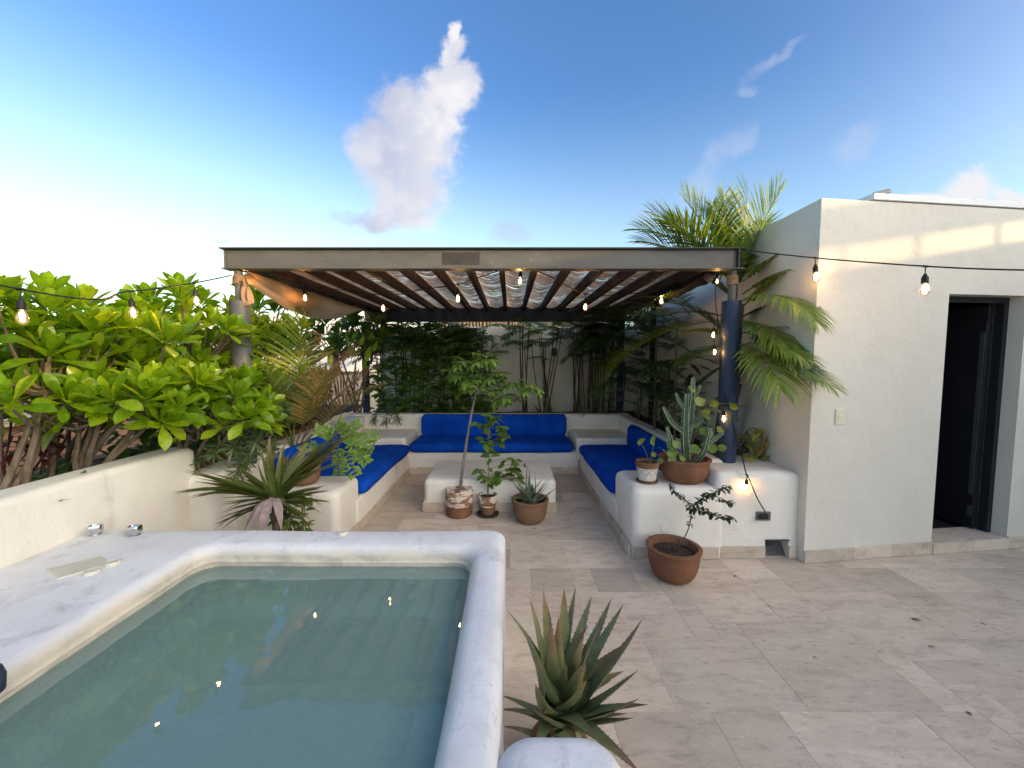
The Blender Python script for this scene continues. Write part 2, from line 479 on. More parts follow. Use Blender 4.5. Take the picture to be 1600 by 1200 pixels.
def fabric_screen_mat():
    m, t, b = principled('tan_canvas')
    v = t.new('ShaderNodeNewGeometry').outputs['Position']
    n = t.noise(v, 4, 6, 0.65, 0.6)
    n2 = t.noise(v, 1.6, 3, 0.5)
    col = t.mix(t.maprange(n, 0.4, 0.62), (0.56, 0.36, 0.22), (0.50, 0.31, 0.18))
    col = t.mix(t.math('MULTIPLY', t.maprange(n, 0.60, 0.66), t.maprange(n2, 0.45, 0.6)), col, (0.74, 0.64, 0.54))
    t.set(b.inputs['Base Color'], col)
    b.inputs['Roughness'].default_value = 0.95
    tr = t.new('ShaderNodeBsdfTranslucent', i_Color=col)
    mx = t.new('ShaderNodeMixShader')
    mx.inputs[0].default_value = 0.45
    t.l.new(b.outputs[0], mx.inputs[1])
    t.l.new(tr.outputs[0], mx.inputs[2])
    t.l.new(mx.outputs[0], t.n['Material Output'].inputs['Surface'])
    MATS['tan_canvas'] = m
    # reeds
    m, t, b = principled('reed')
    ri = t.new('ShaderNodeNewGeometry').outputs['Random Per Island']
    col = t.ramp(ri, [(0.0, (0.27, 0.20, 0.15)), (0.6, (0.40, 0.32, 0.25)), (1.0, (0.56, 0.48, 0.40))])
    t.set(b.inputs['Base Color'], col)
    b.inputs['Roughness'].default_value = 0.9
    b.inputs['Specular IOR Level'].default_value = 0.0
    tr = t.new('ShaderNodeBsdfTranslucent', i_Color=(0.72, 0.56, 0.41))
    mx = t.new('ShaderNodeMixShader')
    mx.inputs[0].default_value = 0.58
    t.l.new(b.outputs[0], mx.inputs[1])
    t.l.new(tr.outputs[0], mx.inputs[2])
    t.l.new(mx.outputs[0], t.n['Material Output'].inputs['Surface'])
    MATS['reed'] = m
    # water: clear sheet over a body that absorbs red, a little milky
    m = bpy.data.materials.new('pool_water')
    m.use_nodes = True
    t = NT(m.node_tree)
    t.n.clear()
    out = t.new('ShaderNodeOutputMaterial')
    v = t.new('ShaderNodeNewGeometry').outputs['Position']
    h = t.math('ADD', t.noise(v, 3.5, 2, 0.5, 0.6), t.math('MULTIPLY', t.noise(v, 11, 2, 0.5), 0.25))
    bp = t.new('ShaderNodeBump', i_Height=h)
    bp.inputs['Strength'].default_value = 0.07
    bp.inputs['Distance'].default_value = 0.03
    fr = t.new('ShaderNodeFresnel')
    fr.inputs['IOR'].default_value = 1.33
    t.set(fr.inputs['Normal'], bp.outputs[0])
    gl = t.new('ShaderNodeBsdfGlossy')
    gl.inputs['Roughness'].default_value = 0.0
    t.set(gl.inputs['Normal'], bp.outputs[0])
    tp = t.new('ShaderNodeBsdfTransparent')
    tp.inputs['Color'].default_value = (0.93, 0.97, 0.96, 1)
    df = t.new('ShaderNodeBsdfDiffuse')
    df.inputs['Color'].default_value = (0.36, 0.56, 0.47, 1)
    m1 = t.new('ShaderNodeMixShader')
    m1.inputs[0].default_value = 0.42
    t.l.new(tp.outputs[0], m1.inputs[1])
    t.l.new(df.outputs[0], m1.inputs[2])
    m2 = t.new('ShaderNodeMixShader')
    t.set(m2.inputs[0], t.math('MULTIPLY', fr.outputs[0], 2.3, clamp=True))
    t.l.new(m1.outputs[0], m2.inputs[1])
    t.l.new(gl.outputs[0], m2.inputs[2])
    t.l.new(m2.outputs[0], out.inputs['Surface'])
    ab = t.new('ShaderNodeVolumeAbsorption')
    ab.inputs['Color'].default_value = (0.22, 0.62, 0.58, 1)
    ab.inputs['Density'].default_value = 1.1
    t.l.new(ab.outputs[0], out.inputs['Volume'])
    MATS['pool_water'] = m
    # bulbs
    m = bpy.data.materials.new('bulb_glass')
    m.use_nodes = True
    t = NT(m.node_tree)
    t.n.clear()
    out = t.new('ShaderNodeOutputMaterial')
    tp = t.new('ShaderNodeBsdfTransparent')
    tp.inputs['Color'].default_value = (1, 0.86, 0.68, 1)
    gl = t.new('ShaderNodeBsdfGlossy')
    gl.inputs['Roughness'].default_value = 0.05
    em = t.new('ShaderNodeEmission')
    em.inputs['Color'].default_value = (1.0, 0.50, 0.16, 1)
    em.inputs['Strength'].default_value = 0.12
    fr = t.new('ShaderNodeFresnel')
    fr.inputs['IOR'].default_value = 1.45
    a = t.new('ShaderNodeMixShader')
    t.l.new(fr.outputs[0], a.inputs[0])
    t.l.new(tp.outputs[0], a.inputs[1])
    t.l.new(gl.outputs[0], a.inputs[2])
    ad = t.new('ShaderNodeAddShader')
    t.l.new(a.outputs[0], ad.inputs[0])
    t.l.new(em.outputs[0], ad.inputs[1])
    t.l.new(ad.outputs[0], out.inputs['Surface'])
    MATS['bulb_glass'] = m
    m = bpy.data.materials.new('filament')
    m.use_nodes = True
    t = NT(m.node_tree)
    t.n.clear()
    out = t.new('ShaderNodeOutputMaterial')
    em = t.new('ShaderNodeEmission')
    em.inputs['Color'].default_value = (1.0, 0.58, 0.22, 1)
    em.inputs['Strength'].default_value = 85
    t.l.new(em.outputs[0], out.inputs['Surface'])
    MATS['filament'] = m


fabric_screen_mat()

# ------------------------------------------------------------------ mesh helpers
ORG = {}


def tag(o, label=None, cat=None, group=None, kind=None):
    if label:
        o['label'] = label
    if cat:
        o['category'] = cat
    if group:
        o['group'] = group
    if kind:
        o['kind'] = kind
    return o


def thing(name, loc, label, cat, group=None):
    o = bpy.data.objects.new(name, None)
    o.empty_display_size = 0.1
    COL.objects.link(o)
    o.location = loc
    ORG[o] = Vector(loc)
    return tag(o, label, cat, group)


def link(name, me, parent=None, org=None):
    o = bpy.data.objects.new(name, me)
    COL.objects.link(o)
    if parent is not None:
        o.parent = parent
        ORG[o] = ORG[parent]
    else:
        ORG[o] = Vector(org) if org is not None else Vector((0, 0, 0))
        o.location = ORG[o]
    return o


class MB:
    def __init__(s):
        s.v = []
        s.f = []

    def quad(s, a, b, c, d):
        n = len(s.v)
        s.v += [a, b, c, d]
        s.f.append((n, n + 1, n + 2, n + 3))

    def box(s, x0, x1, y0, y1, z0, z1, M=None):
        n = len(s.v)
        for z in (z0, z1):
            for x, y in ((x0, y0), (x1, y0), (x1, y1), (x0, y1)):
                p = Vector((x, y, z))
                s.v.append(M @ p if M else p)
        for q in ((0, 3, 2, 1), (4, 5, 6, 7), (0, 1, 5, 4), (1, 2, 6, 5), (2, 3, 7, 6), (3, 0, 4, 7)):
            s.f.append(tuple(n + i for i in q))
        return s

    def tube(s, pts, rad, k=8, cap=True):
        pts = [Vector(p) for p in pts]
        if not hasattr(rad, '__len__'):
            rad = [rad] * len(pts)
        n0 = len(s.v)
        prev = None
        for i, p in enumerate(pts):
            t = (pts[min(i + 1, len(pts) - 1)] - pts[max(i - 1, 0)])
            t = t.normalized() if t.length > 1e-9 else Vector((0, 0, 1))
            if prev is None:
                a = t.orthogonal().normalized()
            else:
                a = (prev - t * prev.dot(t))
                a = a.normalized() if a.length > 1e-6 else t.orthogonal().normalized()
            prev = a
            b = t.cross(a)
            for j in range(k):
                q = 2 * PI * j / k
                s.v.append(p + (a * math.cos(q) + b * math.sin(q)) * rad[i])
        for i in range(len(pts) - 1):
            for j in range(k):
                a0 = n0 + i * k + j
                a1 = n0 + i * k + (j + 1) % k
                s.f.append((a0, a1, a1 + k, a0 + k))
        if cap:
            s.f.append(tuple(n0 + j for j in range(k - 1, -1, -1)))
            m = n0 + (len(pts) - 1) * k
            s.f.append(tuple(m + j for j in range(k)))
        return s

    def lathe(s, c, prof, k=24, wob=0.0, sx=1, sy=1):
        c = Vector(c)
        n0 = len(s.v)
        for r, z in prof:
            for j in range(k):
                q = 2 * PI * j / k
                rr = r * (1 + wob * math.sin(3 * q + z * 9))
                s.v.append(c + Vector((rr * math.cos(q) * sx, rr * math.sin(q) * sy, z)))
        for i in range(len(prof) - 1):
            for j in range(k):
                a0 = n0 + i * k + j
                a1 = n0 + i * k + (j + 1) % k
                s.f.append((a0, a1, a1 + k, a0 + k))
        if prof[0][0] > 1e-6:
            s.f.append(tuple(n0 + j for j in range(k - 1, -1, -1)))
        if prof[-1][0] > 1e-6:
            m = n0 + (len(prof) - 1) * k
            s.f.append(tuple(m + j for j in range(k)))
        return s

    def loops(s, loops, cap0=False, cap1=True):
        n0 = len(s.v)
        k = len(loops[0])
        for lp in loops:
            s.v += [Vector(p) for p in lp]
        for i in range(len(loops) - 1):
            for j in range(k):
                a0 = n0 + i * k + j
                a1 = n0 + i * k + (j + 1) % k
                s.f.append((a0, a1, a1 + k, a0 + k))
        if cap0:
            s.f.append(tuple(n0 + j for j in range(k - 1, -1, -1)))
        if cap1:
            m = n0 + (len(loops) - 1) * k
            s.f.append(tuple(m + j for j in range(k)))
        return s

    def mesh(s, name, mat, org=Vector((0, 0, 0)), smooth=40):
        me = bpy.data.meshes.new(name)
        me.from_pydata([tuple(Vector(p) - org) for p in s.v], [], s.f)
        me.materials.append(MATS[mat])
        if smooth:
            me.polygons.foreach_set('use_smooth', [True] * len(me.polygons))
            me.set_sharp_from_angle(angle=R(smooth))
        me.update()
        return me

    def build(s, name, mat, parent=None, org=None, smooth=40, bevel=0.0):
        o = Vector(org) if org is not None else (ORG[parent] if parent is not None else Vector((0, 0, 0)))
        ob = link(name, s.mesh(name, mat, o, smooth), parent, org)
        if bevel:
            b = ob.modifiers.new('bevel', 'BEVEL')
            b.width = bevel
            b.segments = 2
            b.limit_method = 'ANGLE'
        return ob


def rrect(x0, x1, y0, y1, r, z, side=10, cs=6, jit=0.0):
    """rounded rectangle loop, counter-clockwise, always the same number of points"""
    r = max(1e-4, min(r, (x1 - x0) / 2 - 1e-4, (y1 - y0) / 2 - 1e-4))
    pts = []
    cen = [(x1 - r, y0 + r, -90), (x1 - r, y1 - r, 0), (x0 + r, y1 - r, 90), (x0 + r, y0 + r, 180)]
    for ci, (cx, cy, a0) in enumerate(cen):
        arc = [(cx + r * math.cos(R(a0 + 90 * i / cs)), cy + r * math.sin(R(a0 + 90 * i / cs))) for i in range(cs + 1)]
        pts += arc
        nx, ny, na = cen[(ci + 1) % 4]
        e = (nx + r * math.cos(R(na)), ny + r * math.sin(R(na)))
        b = arc[-1]
        for i in range(1, side):
            pts.append((b[0] + (e[0] - b[0]) * i / side, b[1] + (e[1] - b[1]) * i / side))
    out = []
    for x, y in pts:
        p = Vector((x, y, z))
        if jit:
            q = noise.noise_vector(p * 2.3) * jit + noise.noise_vector(p * 7.0) * jit * 0.35
            p += q
        out.append(p)
    return out


def block(mb, x0, x1, y0, y1, z0, z1, r=0.05, rc=0.06, jit=0.008, steps=5, mids=4):
    """hand-plastered block: softly rounded top edge and corners, slightly uneven"""
    lp = []
    for i in range(mids + 1):
        z = z0 + (z1 - r - z0) * i / mids
        lp.append(rrect(x0, x1, y0, y1, rc, z, jit=jit if i else jit * 0.3))
    for i in range(1, steps + 1):
        a = PI / 2 * i / steps
        ins = r * (1 - math.cos(a))
        lp.append(rrect(x0 + ins, x1 - ins, y0 + ins, y1 - ins, max(rc - ins * 0.5, 0.02), z1 - r + r * math.sin(a), jit=jit))
    g = min(x1 - x0, y1 - y0) / 2
    for fr in (0.45, 0.85):
        ins = r + (g - r) * fr
        lp.append(rrect(x0 + ins, x1 - ins, y0 + ins, y1 - ins, max(rc * (1 - fr), 0.01), z1, jit=jit * 0.7))
    mb.loops(lp)
    return mb


def frame(pos, d, up=Vector((0, 0, 1)), s=1.0, sx=None):
    y = Vector(d).normalized()
    x = y.cross(Vector(up))
    if x.length < 1e-4:
        x = y.orthogonal()
    x.normalize()
    z = x.cross(y)
    sx = s if sx is None else sx
    M = Matrix((x * sx, y * s, z * s)).transposed().to_4x4()
    M.translation = Vector(pos)
    return M


def join_leaves(leaves, name, mat, org):
    V, F, n = [], [], 0
    cache = {}
    for me, M in leaves:
        if me.name not in cache:
            a = np.empty(len(me.vertices) * 3)
            me.vertices.foreach_get('co', a)
            cache[me.name] = (a.reshape(-1, 3), [tuple(p.vertices) for p in me.polygons])
        a, fs = cache[me.name]
        m = np.array(M)
        V.append(a @ m[:3, :3].T + m[:3, 3] - np.array(org))
        F += [tuple(i + n for i in f) for f in fs]
        n += len(a)
    me = bpy.data.meshes.new(name)
    me.from_pydata(np.concatenate(V).tolist(), [], F)
    me.materials.append(MATS[mat])
    me.polygons.foreach_set('use_smooth', [True] * len(me.polygons))
    me.update()
    return me


def add_leaves(root, leaves, mat, cap=120, name='leaf', rest='foliage'):
    """the leaves that show largest become parts of their own, the rest one mass"""
    def score(e):
        u, v, dep = proj(e[1].translation)
        if dep < 0.1 or not (-60 < u < 1660 and -60 < v < 1260):
            return 0
        return e[1].to_scale().y / dep
    def pierces(M):
        # a leaf of the hedge that would stick through the parapet
        tip = M @ Vector((0, 1, 0))
        return M.translation.x < -2.5 and tip.x > -2.67 and tip.z < 0.94 and tip.y < 3.0
    leaves = sorted([e for e in leaves if not pierces(e[1])], key=score, reverse=True)
    org = ORG[root]
    for me, M in leaves[:cap]:
        o = bpy.data.objects.new(name, me)
        COL.objects.link(o)
        o.parent = root
        B = M.copy()
        B.translation = M.translation - org
        o.matrix_basis = B
    if leaves[cap:]:
        o = link(rest, join_leaves(leaves[cap:], rest, mat, org), root)
        o['kind'] = 'stuff'


def blade(name, mat, L, W, prof, bend=0.2, fold=0.15, rows=6, twist=0.0):
    """leaf along +Y, face up +Z: midrib lowered, edges raised"""
    mb = MB()
    for i in range(rows + 1):
        t = i / rows
        k = t * (len(prof) - 1)
        a = int(min(k, len(prof) - 2))
        w = (prof[a] + (prof[a + 1] - prof[a]) * (k - a)) * W / 2
        y = L * (t - 0.18 * bend * t * t)
        z = -bend * L * t * t
        tw = twist * t
        for q in (-1, 0, 1):
            mb.v.append(Vector((q * w * math.cos(tw), y, z + (fold * w if q else 0) + q * w * math.sin(tw))))
    for i in range(rows):
        for q in (0, 1):
            a = i * 3 + q
            mb.f.append((a, a + 1, a + 4, a + 3))
    return mb.mesh(name, mat, smooth=0) if False else _sm(mb.mesh(name, mat, smooth=0))


def _sm(me):
    me.polygons.foreach_set('use_smooth', [True] * len(me.polygons))
    return me


PADDLE = [0.10, 0.22, 0.46, 0.74, 0.96, 1.0, 0.78, 0.10]
LANCE = [0.10, 0.62, 0.95, 1.0, 0.85, 0.55, 0.02]
OVAL = [0.08, 0.72, 1.0, 0.98, 0.72, 0.04]
STRAP = [0.75, 1.0, 1.0, 0.95, 0.8, 0.5, 0.03]


def rnd(a, b):
    return random.uniform(a, b)


def rdir(zmin=-1.0, zmax=1.0):
    z = rnd(zmin, zmax)
    a = rnd(0, 2 * PI)
    q = math.sqrt(max(0, 1 - z * z))
    return Vector((q * math.cos(a), q * math.sin(a), z))


def curve_pts(a, b, bow=(0, 0, 0), n=6, wob=0.0):
    a, b, bow = Vector(a), Vector(b), Vector(bow)
    o = []
    for i in range(n + 1):
        t = i / n
        p = a.lerp(b, t) + bow * (4 * t * (1 - t))
        if wob and 0 < i < n:
            p += Vector((rnd(-1, 1), rnd(-1, 1), rnd(-1, 1))) * wob
        o.append(p)
    return o


def frond_mesh(mb, base, d0, L, droop, nl, ll, lw, v_up=0.35, ca=0.75, start=0.18, ldroop=0.35, seg=14, rr=0.008, both=True, ragged=0.12):
    """feather frond: arching rachis with two rows of drooping leaflets"""
    d = Vector(d0).normalized()
    p = Vector(base)
    pts, tan = [p.copy()], [d.copy()]
    st = L / seg
    for i in range(seg):
        d = (d + Vector((0, 0, -droop * st * (0.5 + i / seg)))).normalized()
        p = p + d * st
        pts.append(p.copy())
        tan.append(d.copy())
    mb.tube(pts, [rr * (1 - 0.85 * i / seg) for i in range(seg + 1)], 4, cap=False)
    for i in range(nl):
        t = start + (0.995 - start) * i / (nl - 1)
        k = t * seg
        a = min(int(k), seg - 1)
        q = pts[a].lerp(pts[a + 1], k - a)
        tg = tan[a].lerp(tan[a + 1], k - a).normalized()
        side = tg.cross(Vector((0, 0, 1)))
        if side.length < 0.05:
            side = tg.orthogonal()
        side.normalize()
        up = side.cross(tg).normalized()
        prof = math.sin(PI * (0.16 + 0.74 * (t - start) / (1 - start))) ** 0.7
        for sgn in (-1, 1):
            if random.random() < ragged * 0.3:
                continue
            l = ll * prof * rnd(1 - ragged, 1 + ragged)
            cc = ca + 0.5 * (t - 0.5) + rnd(-0.06, 0.06)
            ld = (tg * cc + side * sgn * math.sqrt(max(0.05, 1 - min(cc, 0.97) ** 2)) + up * v_up).normalized()
            wv = up.cross(ld).normalized()
            w = lw * (0.6 + 0.4 * prof)
            n0 = len(mb.v)
            pp = q.copy()
            for s_, wd in enumerate((0.5, 1.0, 0.8, 0.0)):
                mb.v.append(pp + wv * w * 0.5 * wd)
                mb.v.append(pp - wv * w * 0.5 * wd)
                ld = (ld + Vector((0, 0, -ldroop * 0.5))).normalized()
                pp = pp + ld * (l / 3)
            for s_ in range(3):
                a0 = n0 + 2 * s_
                mb.f.append((a0, a0 + 1, a0 + 3, a0 + 2))
    return mb

# ================================================================== SETTING
g = MB().box(-2500, 2500, -2500, 2500, -4.3, -4.2).build('ground', 'far_ground')
tag(g, kind='structure')

# ------------------------------------------------------------------ terrace floor with travertine tiles
floor = MB().box(-2.55, 7.2, -8, 7.4, -0.30, -0.004).build('terrace_floor', 'grout')
tag(floor, kind='structure')
CELL = 0.15


def lay_tiles():
    nx, ny = 46, 38
    X0, Y0 = -1.50, 0.30
    used = [[False] * ny for _ in range(nx)]
    sizes = [(3, 4), (4, 3), (3, 3), (2, 3), (4, 4), (2, 2), (3, 2), (1, 2), (2, 1), (1, 1)]
    wts = [5, 3, 4, 3, 3, 1, 1.5, .5, .4, .3]
    meshes = {}
    rg = random.Random(21)
    cand = [(X0 + 14 * CELL, Y0 + 15 * CELL, 2, 2)]
    for i in (14, 15):
        for j in (15, 16):
            used[i][j] = True
    for j in range(ny):
        for i in range(nx):
            if used[i][j]:
                continue
            order = sorted(range(len(sizes)), key=lambda k: rg.random() ** (1.0 / wts[k]), reverse=True)
            for k in order:
                w, h = sizes[k]
                if i + w > nx or j + h > ny:
                    continue
                if any(used[a][b] for a in range(i, i + w) for b in range(j, j + h)):
                    continue
                break
            for a in range(i, i + w):
                for b in range(j, j + h):
                    used[a][b] = True
            x, y = X0 + i * CELL, Y0 + j * CELL
            cand.append((x, y, w, h))
    n = 0
    for x, y, w, h in cand:
        x1, y1 = x + w * CELL, y + h * CELL
        vis = False
        for px, py in ((x, y), (x1, y), (x, y1), (x1, y1), ((x + x1) / 2, (y + y1) / 2)):
            u, v, dep = proj((px, py, 0))
            if -20 < u < 1620 and -20 < v < 1220:
                vis = True
        if not vis:
            continue
        if x1 < -0.06 and y1 < 3.2:
            continue                      # behind the pool
        if x1 < -0.06 and y1 < 3.3 and x < -0.4:
            continue
        if x > 0.98 and y > 3.02:
            continue                      # under bench, planter and house
        if x > 2.3 and y > 2.95 + (x - 2.27) * 0.126:
            continue
        if y > 5.28 or x1 < -1.40:
            continue
        key = (w, h)
        if key not in meshes:
            mb = MB()
            W, H, gp, b = w * CELL / 2 - 0.0005, h * CELL / 2 - 0.0005, 0, 0.0008
            lp = [rrect(-W, W, -H, H, 0.0005, -0.003, side=1, cs=1), rrect(-W, W, -H, H, 0.0005, 0.0085 - b, side=1, cs=1),
                  rrect(-W + b, W - b, -H + b, H - b, 0.0005, 0.0085, side=1, cs=1)]
            mb.loops(lp)
            meshes[key] = mb.mesh('tile', 'travertine', smooth=0)
        dark = (n == 0)
        me = meshes[key]
        if dark:
            me = me.copy()
            me.materials.clear()
            me.materials.append(MATS['travertine_dark'])
        o = bpy.data.objects.new('tile', me)
        COL.objects.link(o)
        o.parent = floor
        o.location = ((x + x1) / 2, (y + y1) / 2, -0.0085 + rnd(-0.0007, 0.0007))
        o.rotation_euler = (rnd(-0.0012, 0.0012), rnd(-0.0012, 0.0012), 0)
        n += 1
    print('tiles', n)


lay_tiles()


def skirting(parent, a, b, h=0.095, th=0.012, ln=0.40, z=0.002, off=0.0):
    """row of cut travertine pieces along a wall foot from a to b; they stand out to the right of a->b"""
    a, b = Vector((*a, 0)), Vector((*b, 0))
    d = (b - a)
    L = d.length
    d.normalize()
    nrm = Vector((d.y, -d.x, 0))
    s = -rnd(0, 0.25) * 0
    while s < L - 0.01:
        e = min(L, s + ln * rnd(0.85, 1.1))
        if L - e < 0.08:
            e = L
        w = (e - s) / 2 - 0.001
        M = Matrix((d, nrm, Vector((0, 0, 1)))).transposed().to_4x4()
        M.translation = a + d * ((s + e) / 2) + Vector((0, 0, z))
        mb = MB().box(-w, w, -0.004, th, 0, h * rnd(0.985, 1.01), M)
        o = mb.build('skirting_tile', 'travertine', parent, smooth=0, bevel=0.002)
        s = e


# ------------------------------------------------------------------ plunge pool
RIM = 0.60
WL = 0.502
pool = thing('plunge_pool', (-1.0, 0.6, 0), 'white plastered plunge pool with rounded rim and milky green water', 'pool')


def build_pool():
    ox0, ox1, oy0, oy1 = -2.415, -0.025, -1.6, 2.205
    ix0, ix1, iy0, iy1 = -1.60, -0.190, -1.2, 1.965
    J = 0.006
    kw = dict(side=26, cs=8)
    lp = [rrect(ox0, ox1, oy0, oy1, 0.07, -0.01, **kw)]
    for z in (0.2, 0.4, 0.545):
        lp.append(rrect(ox0, ox1, oy0, oy1, 0.07, z, jit=J, **kw))
    for i in range(1, 6):
        a = PI / 2 * i / 5
        s = 0.05 * (1 - math.cos(a))
        lp.append(rrect(ox0 + s, ox1 - s, oy0 + s, oy1 - s, 0.075, 0.55 + 0.05 * math.sin(a), jit=J, **kw))

    def lerp(t):
        a = (ox0 + 0.05, ox1 - 0.05, oy0 + 0.05, oy1 - 0.05)
        m = 0.062
        b = (ix0 - m, ix1 + m, iy0 - m, iy1 + m)
        return [a[i] + (b[i] - a[i]) * t for i in range(4)]
    for t in (0.3, 0.65, 1.0):
        lp.append(rrect(*lerp(t), 0.09, RIM + 0.003 * math.sin(PI * t), jit=J, **kw))
    for i in range(1, 7):
        a = PI / 2 * i / 6
        s = 0.062 * math.sin(a)
        m = 0.062 - s
        lp.append(rrect(ix0 - m, ix1 + m, iy0 - m, iy1 + m, 0.10, RIM - 0.055 * (1 - math.cos(a)), jit=J, **kw))
    # inner wall with the faint lip just above the water line
    for z, s in ((0.535, 0.000), (0.525, 0.006), (0.515, 0.002), (0.44, 0.010), (0.37, 0.014)):
        lp.append(rrect(ix0 + s, ix1 - s, iy0 + s, iy1 - s, 0.10, z, jit=J, **kw))
    # underwater seat
    for z, s in ((0.345, 0.03), (0.34, 0.08), (0.34, 0.125), (0.325, 0.145), (0.1, 0.16), (-0.08, 0.17), (-0.1, 0.25)):
        lp.append(rrect(ix0 + s, ix1 - s, iy0 + s, iy1 - s, 0.10, z, jit=J * 0.6, **kw))
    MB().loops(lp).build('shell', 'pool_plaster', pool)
    MB().box(ix0 - 0.03, ix1 + 0.03, iy0 - 0.03, iy1 + 0.03, -0.09, WL).build('water', 'pool_water', pool, smooth=0)
    # jets in the far wall just under the surface
    for u, v in ((420, 898), (643, 897)):
        x = at(u, v, iy1).x
        M = Matrix.Translation((x, iy1 - 0.012, WL - 0.046)) @ Matrix.Rotation(PI / 2, 4, 'X')
        mb = MB().lathe((0, 0, 0), [(0.037, 0), (0.040, 0.010), (0.034, 0.018), (0.020, 0.017), (0.018, 0.008), (0.011, 0.008), (0.009, 0.018), (0.0, 0.019)], 20)
        mb.v = [M @ p for p in mb.v]
        mb.build('jet_nozzle', 'white_paint', pool)
    # discs and the plastered-over panel on the wide deck
    for u, v, r in ((176, 881, 0.030), (144, 895, 0.030), (541, 828, 0.028)):
        p = onz(u, v, RIM)
        if v == 828:
            p.y = 2.13
        MB().lathe((p.x, p.y, RIM - 0.004), [(r, 0), (r, 0.012), (r * 0.85, 0.018), (r * 0.7, 0.0155), (0.0, 0.0165)], 20, 0.015).build('cover_disc', 'cream_disc', pool)
    c = onz(122, 887, RIM)
    pl = [(-0.13, -0.02), (0.02, -0.10), (0.13, 0.03), (0.0, 0.10)]
    lp = [[Vector((c.x + x * k, c.y + y * k, RIM + z)) for x, y in pl] for k, z in ((1.0, 0.0), (1.0, 0.0045), (0.94, 0.0065))]
    MB().loops(lp).build('cover_plate', 'cream_disc', pool, smooth=0)
    # two chrome tap handles: squat base, square grip with a finger hollow
    for (u, v), rz in (((149, 836), 0.5), ((210, 837), 0.25)):
        p = onz(u, v, RIM)
        M = Matrix.Translation((p.x, p.y, RIM)) @ Matrix.Rotation(rz, 4, 'Z')
        mb = MB()
        mb.lathe((0, 0, -0.003), [(0.026, 0), (0.027, 0.008), (0.020, 0.012), (0.0, 0.0125)], 20)
        lp = [rrect(-0.031 * k, 0.031 * k, -0.026 * k, 0.026 * k, 0.010, z, side=2, cs=4) for k, z in
              ((0.72, 0.008), (0.9, 0.014), (1.0, 0.03), (0.99, 0.048), (0.90, 0.056), (0.72, 0.056), (0.55, 0.046), (0.2, 0.045))]
        mb.loops(lp)
        mb.v = [M @ q for q in mb.v]
        mb.build('tap_handle', 'chrome', pool)


build_pool()
led = MB()
block(led, -0.04, 0.285, -1.2, 0.99, 0.0, 0.585, 0.05, 0.10)
tag(led.build('pool_side_ledge', 'pool_plaster', org=(0.13, 0.2, 0)), 'white rounded plaster ledge at the photo bottom beside the spiky plant', 'ledge')

p = onz(0, 1082, 0.62)
cap = MB().lathe((p.x - 0.055, p.y, RIM), [(0.03, 0.0), (0.045, 0.01), (0.048, 0.05), (0.042, 0.075), (0.025, 0.085), (0, 0.087)], 32)
tag(cap.build('bottle', 'navy_steel', org=(p.x - 0.055, p.y, RIM), smooth=80), 'dark blue rounded object on the pool rim cut by the left photo edge', 'object')

# ------------------------------------------------------------------ parapet on the left
par = MB()
block(par, -2.64, -2.40, -3.0, 2.98, 0.0, 0.905, 0.045, 0.10, 0.014)
tag(par.build('parapet_wall', 'cream_plaster', org=(-2.5, 1, 0)), 'cream plaster parapet wall along the left behind the pool deck', 'wall')

# ------------------------------------------------------------------ built-in sofa
sofa = thing('built_in_sofa', (-0.2, 5.5, 0), 'white plaster built-in U-shaped sofa under the pergola', 'sofa')


def sb(name, *a, **k):
    m = MB()
    block(m, *a, **k)
    return m.build(name, 'cream_plaster', sofa)


bl = sb('bench_base', -2.26, -1.38, 3.45, 5.33, 0, 0.300, r=0.03, rc=0.03)
bb = sb('bench_base', -1.45, 0.95, 5.25, 5.98, 0, 0.302, r=0.03, rc=0.03)
br = sb('bench_base', 0.955, 1.72, 3.45, 5.33, 0, 0.304, r=0.03, rc=0.03)
sb('arm_block', -2.45, -1.395, 3.08, 3.57, 0, 0.50, r=0.06, rc=0.07)
ar = sb('arm_block', 0.965, 1.70, 2.99, 3.57, 0, 0.56, r=0.06, rc=0.07)
sb('backrest_wall', -2.52, -2.22, 2.86, 6.05, 0, 0.70, r=0.05, rc=0.08)
sb('backrest_wall', -2.50, 1.87, 5.93, 6.13, 0, 0.725, r=0.04, rc=0.05)
sb('backrest_wall', 1.66, 1.865, 3.30, 6.04, 0, 0.715, r=0.05, rc=0.05)
sb('corner_shelf', -2.30, -1.41, 5.23, 5.99, 0.2, 0.50, r=0.04, rc=0.05)
sb('corner_shelf', 0.90, 1.73, 5.225, 5.985, 0.2, 0.50, r=0.04, rc=0.05)
skirting(br, (0.955, 5.24), (0.955, 3.02))
skirting(ar, (0.975, 2.99), (1.645, 2.99))
skirting(bl, (-1.38, 3.10), (-1.38, 5.24))
skirting(bb, (-1.36, 5.25), (0.94, 5.25))

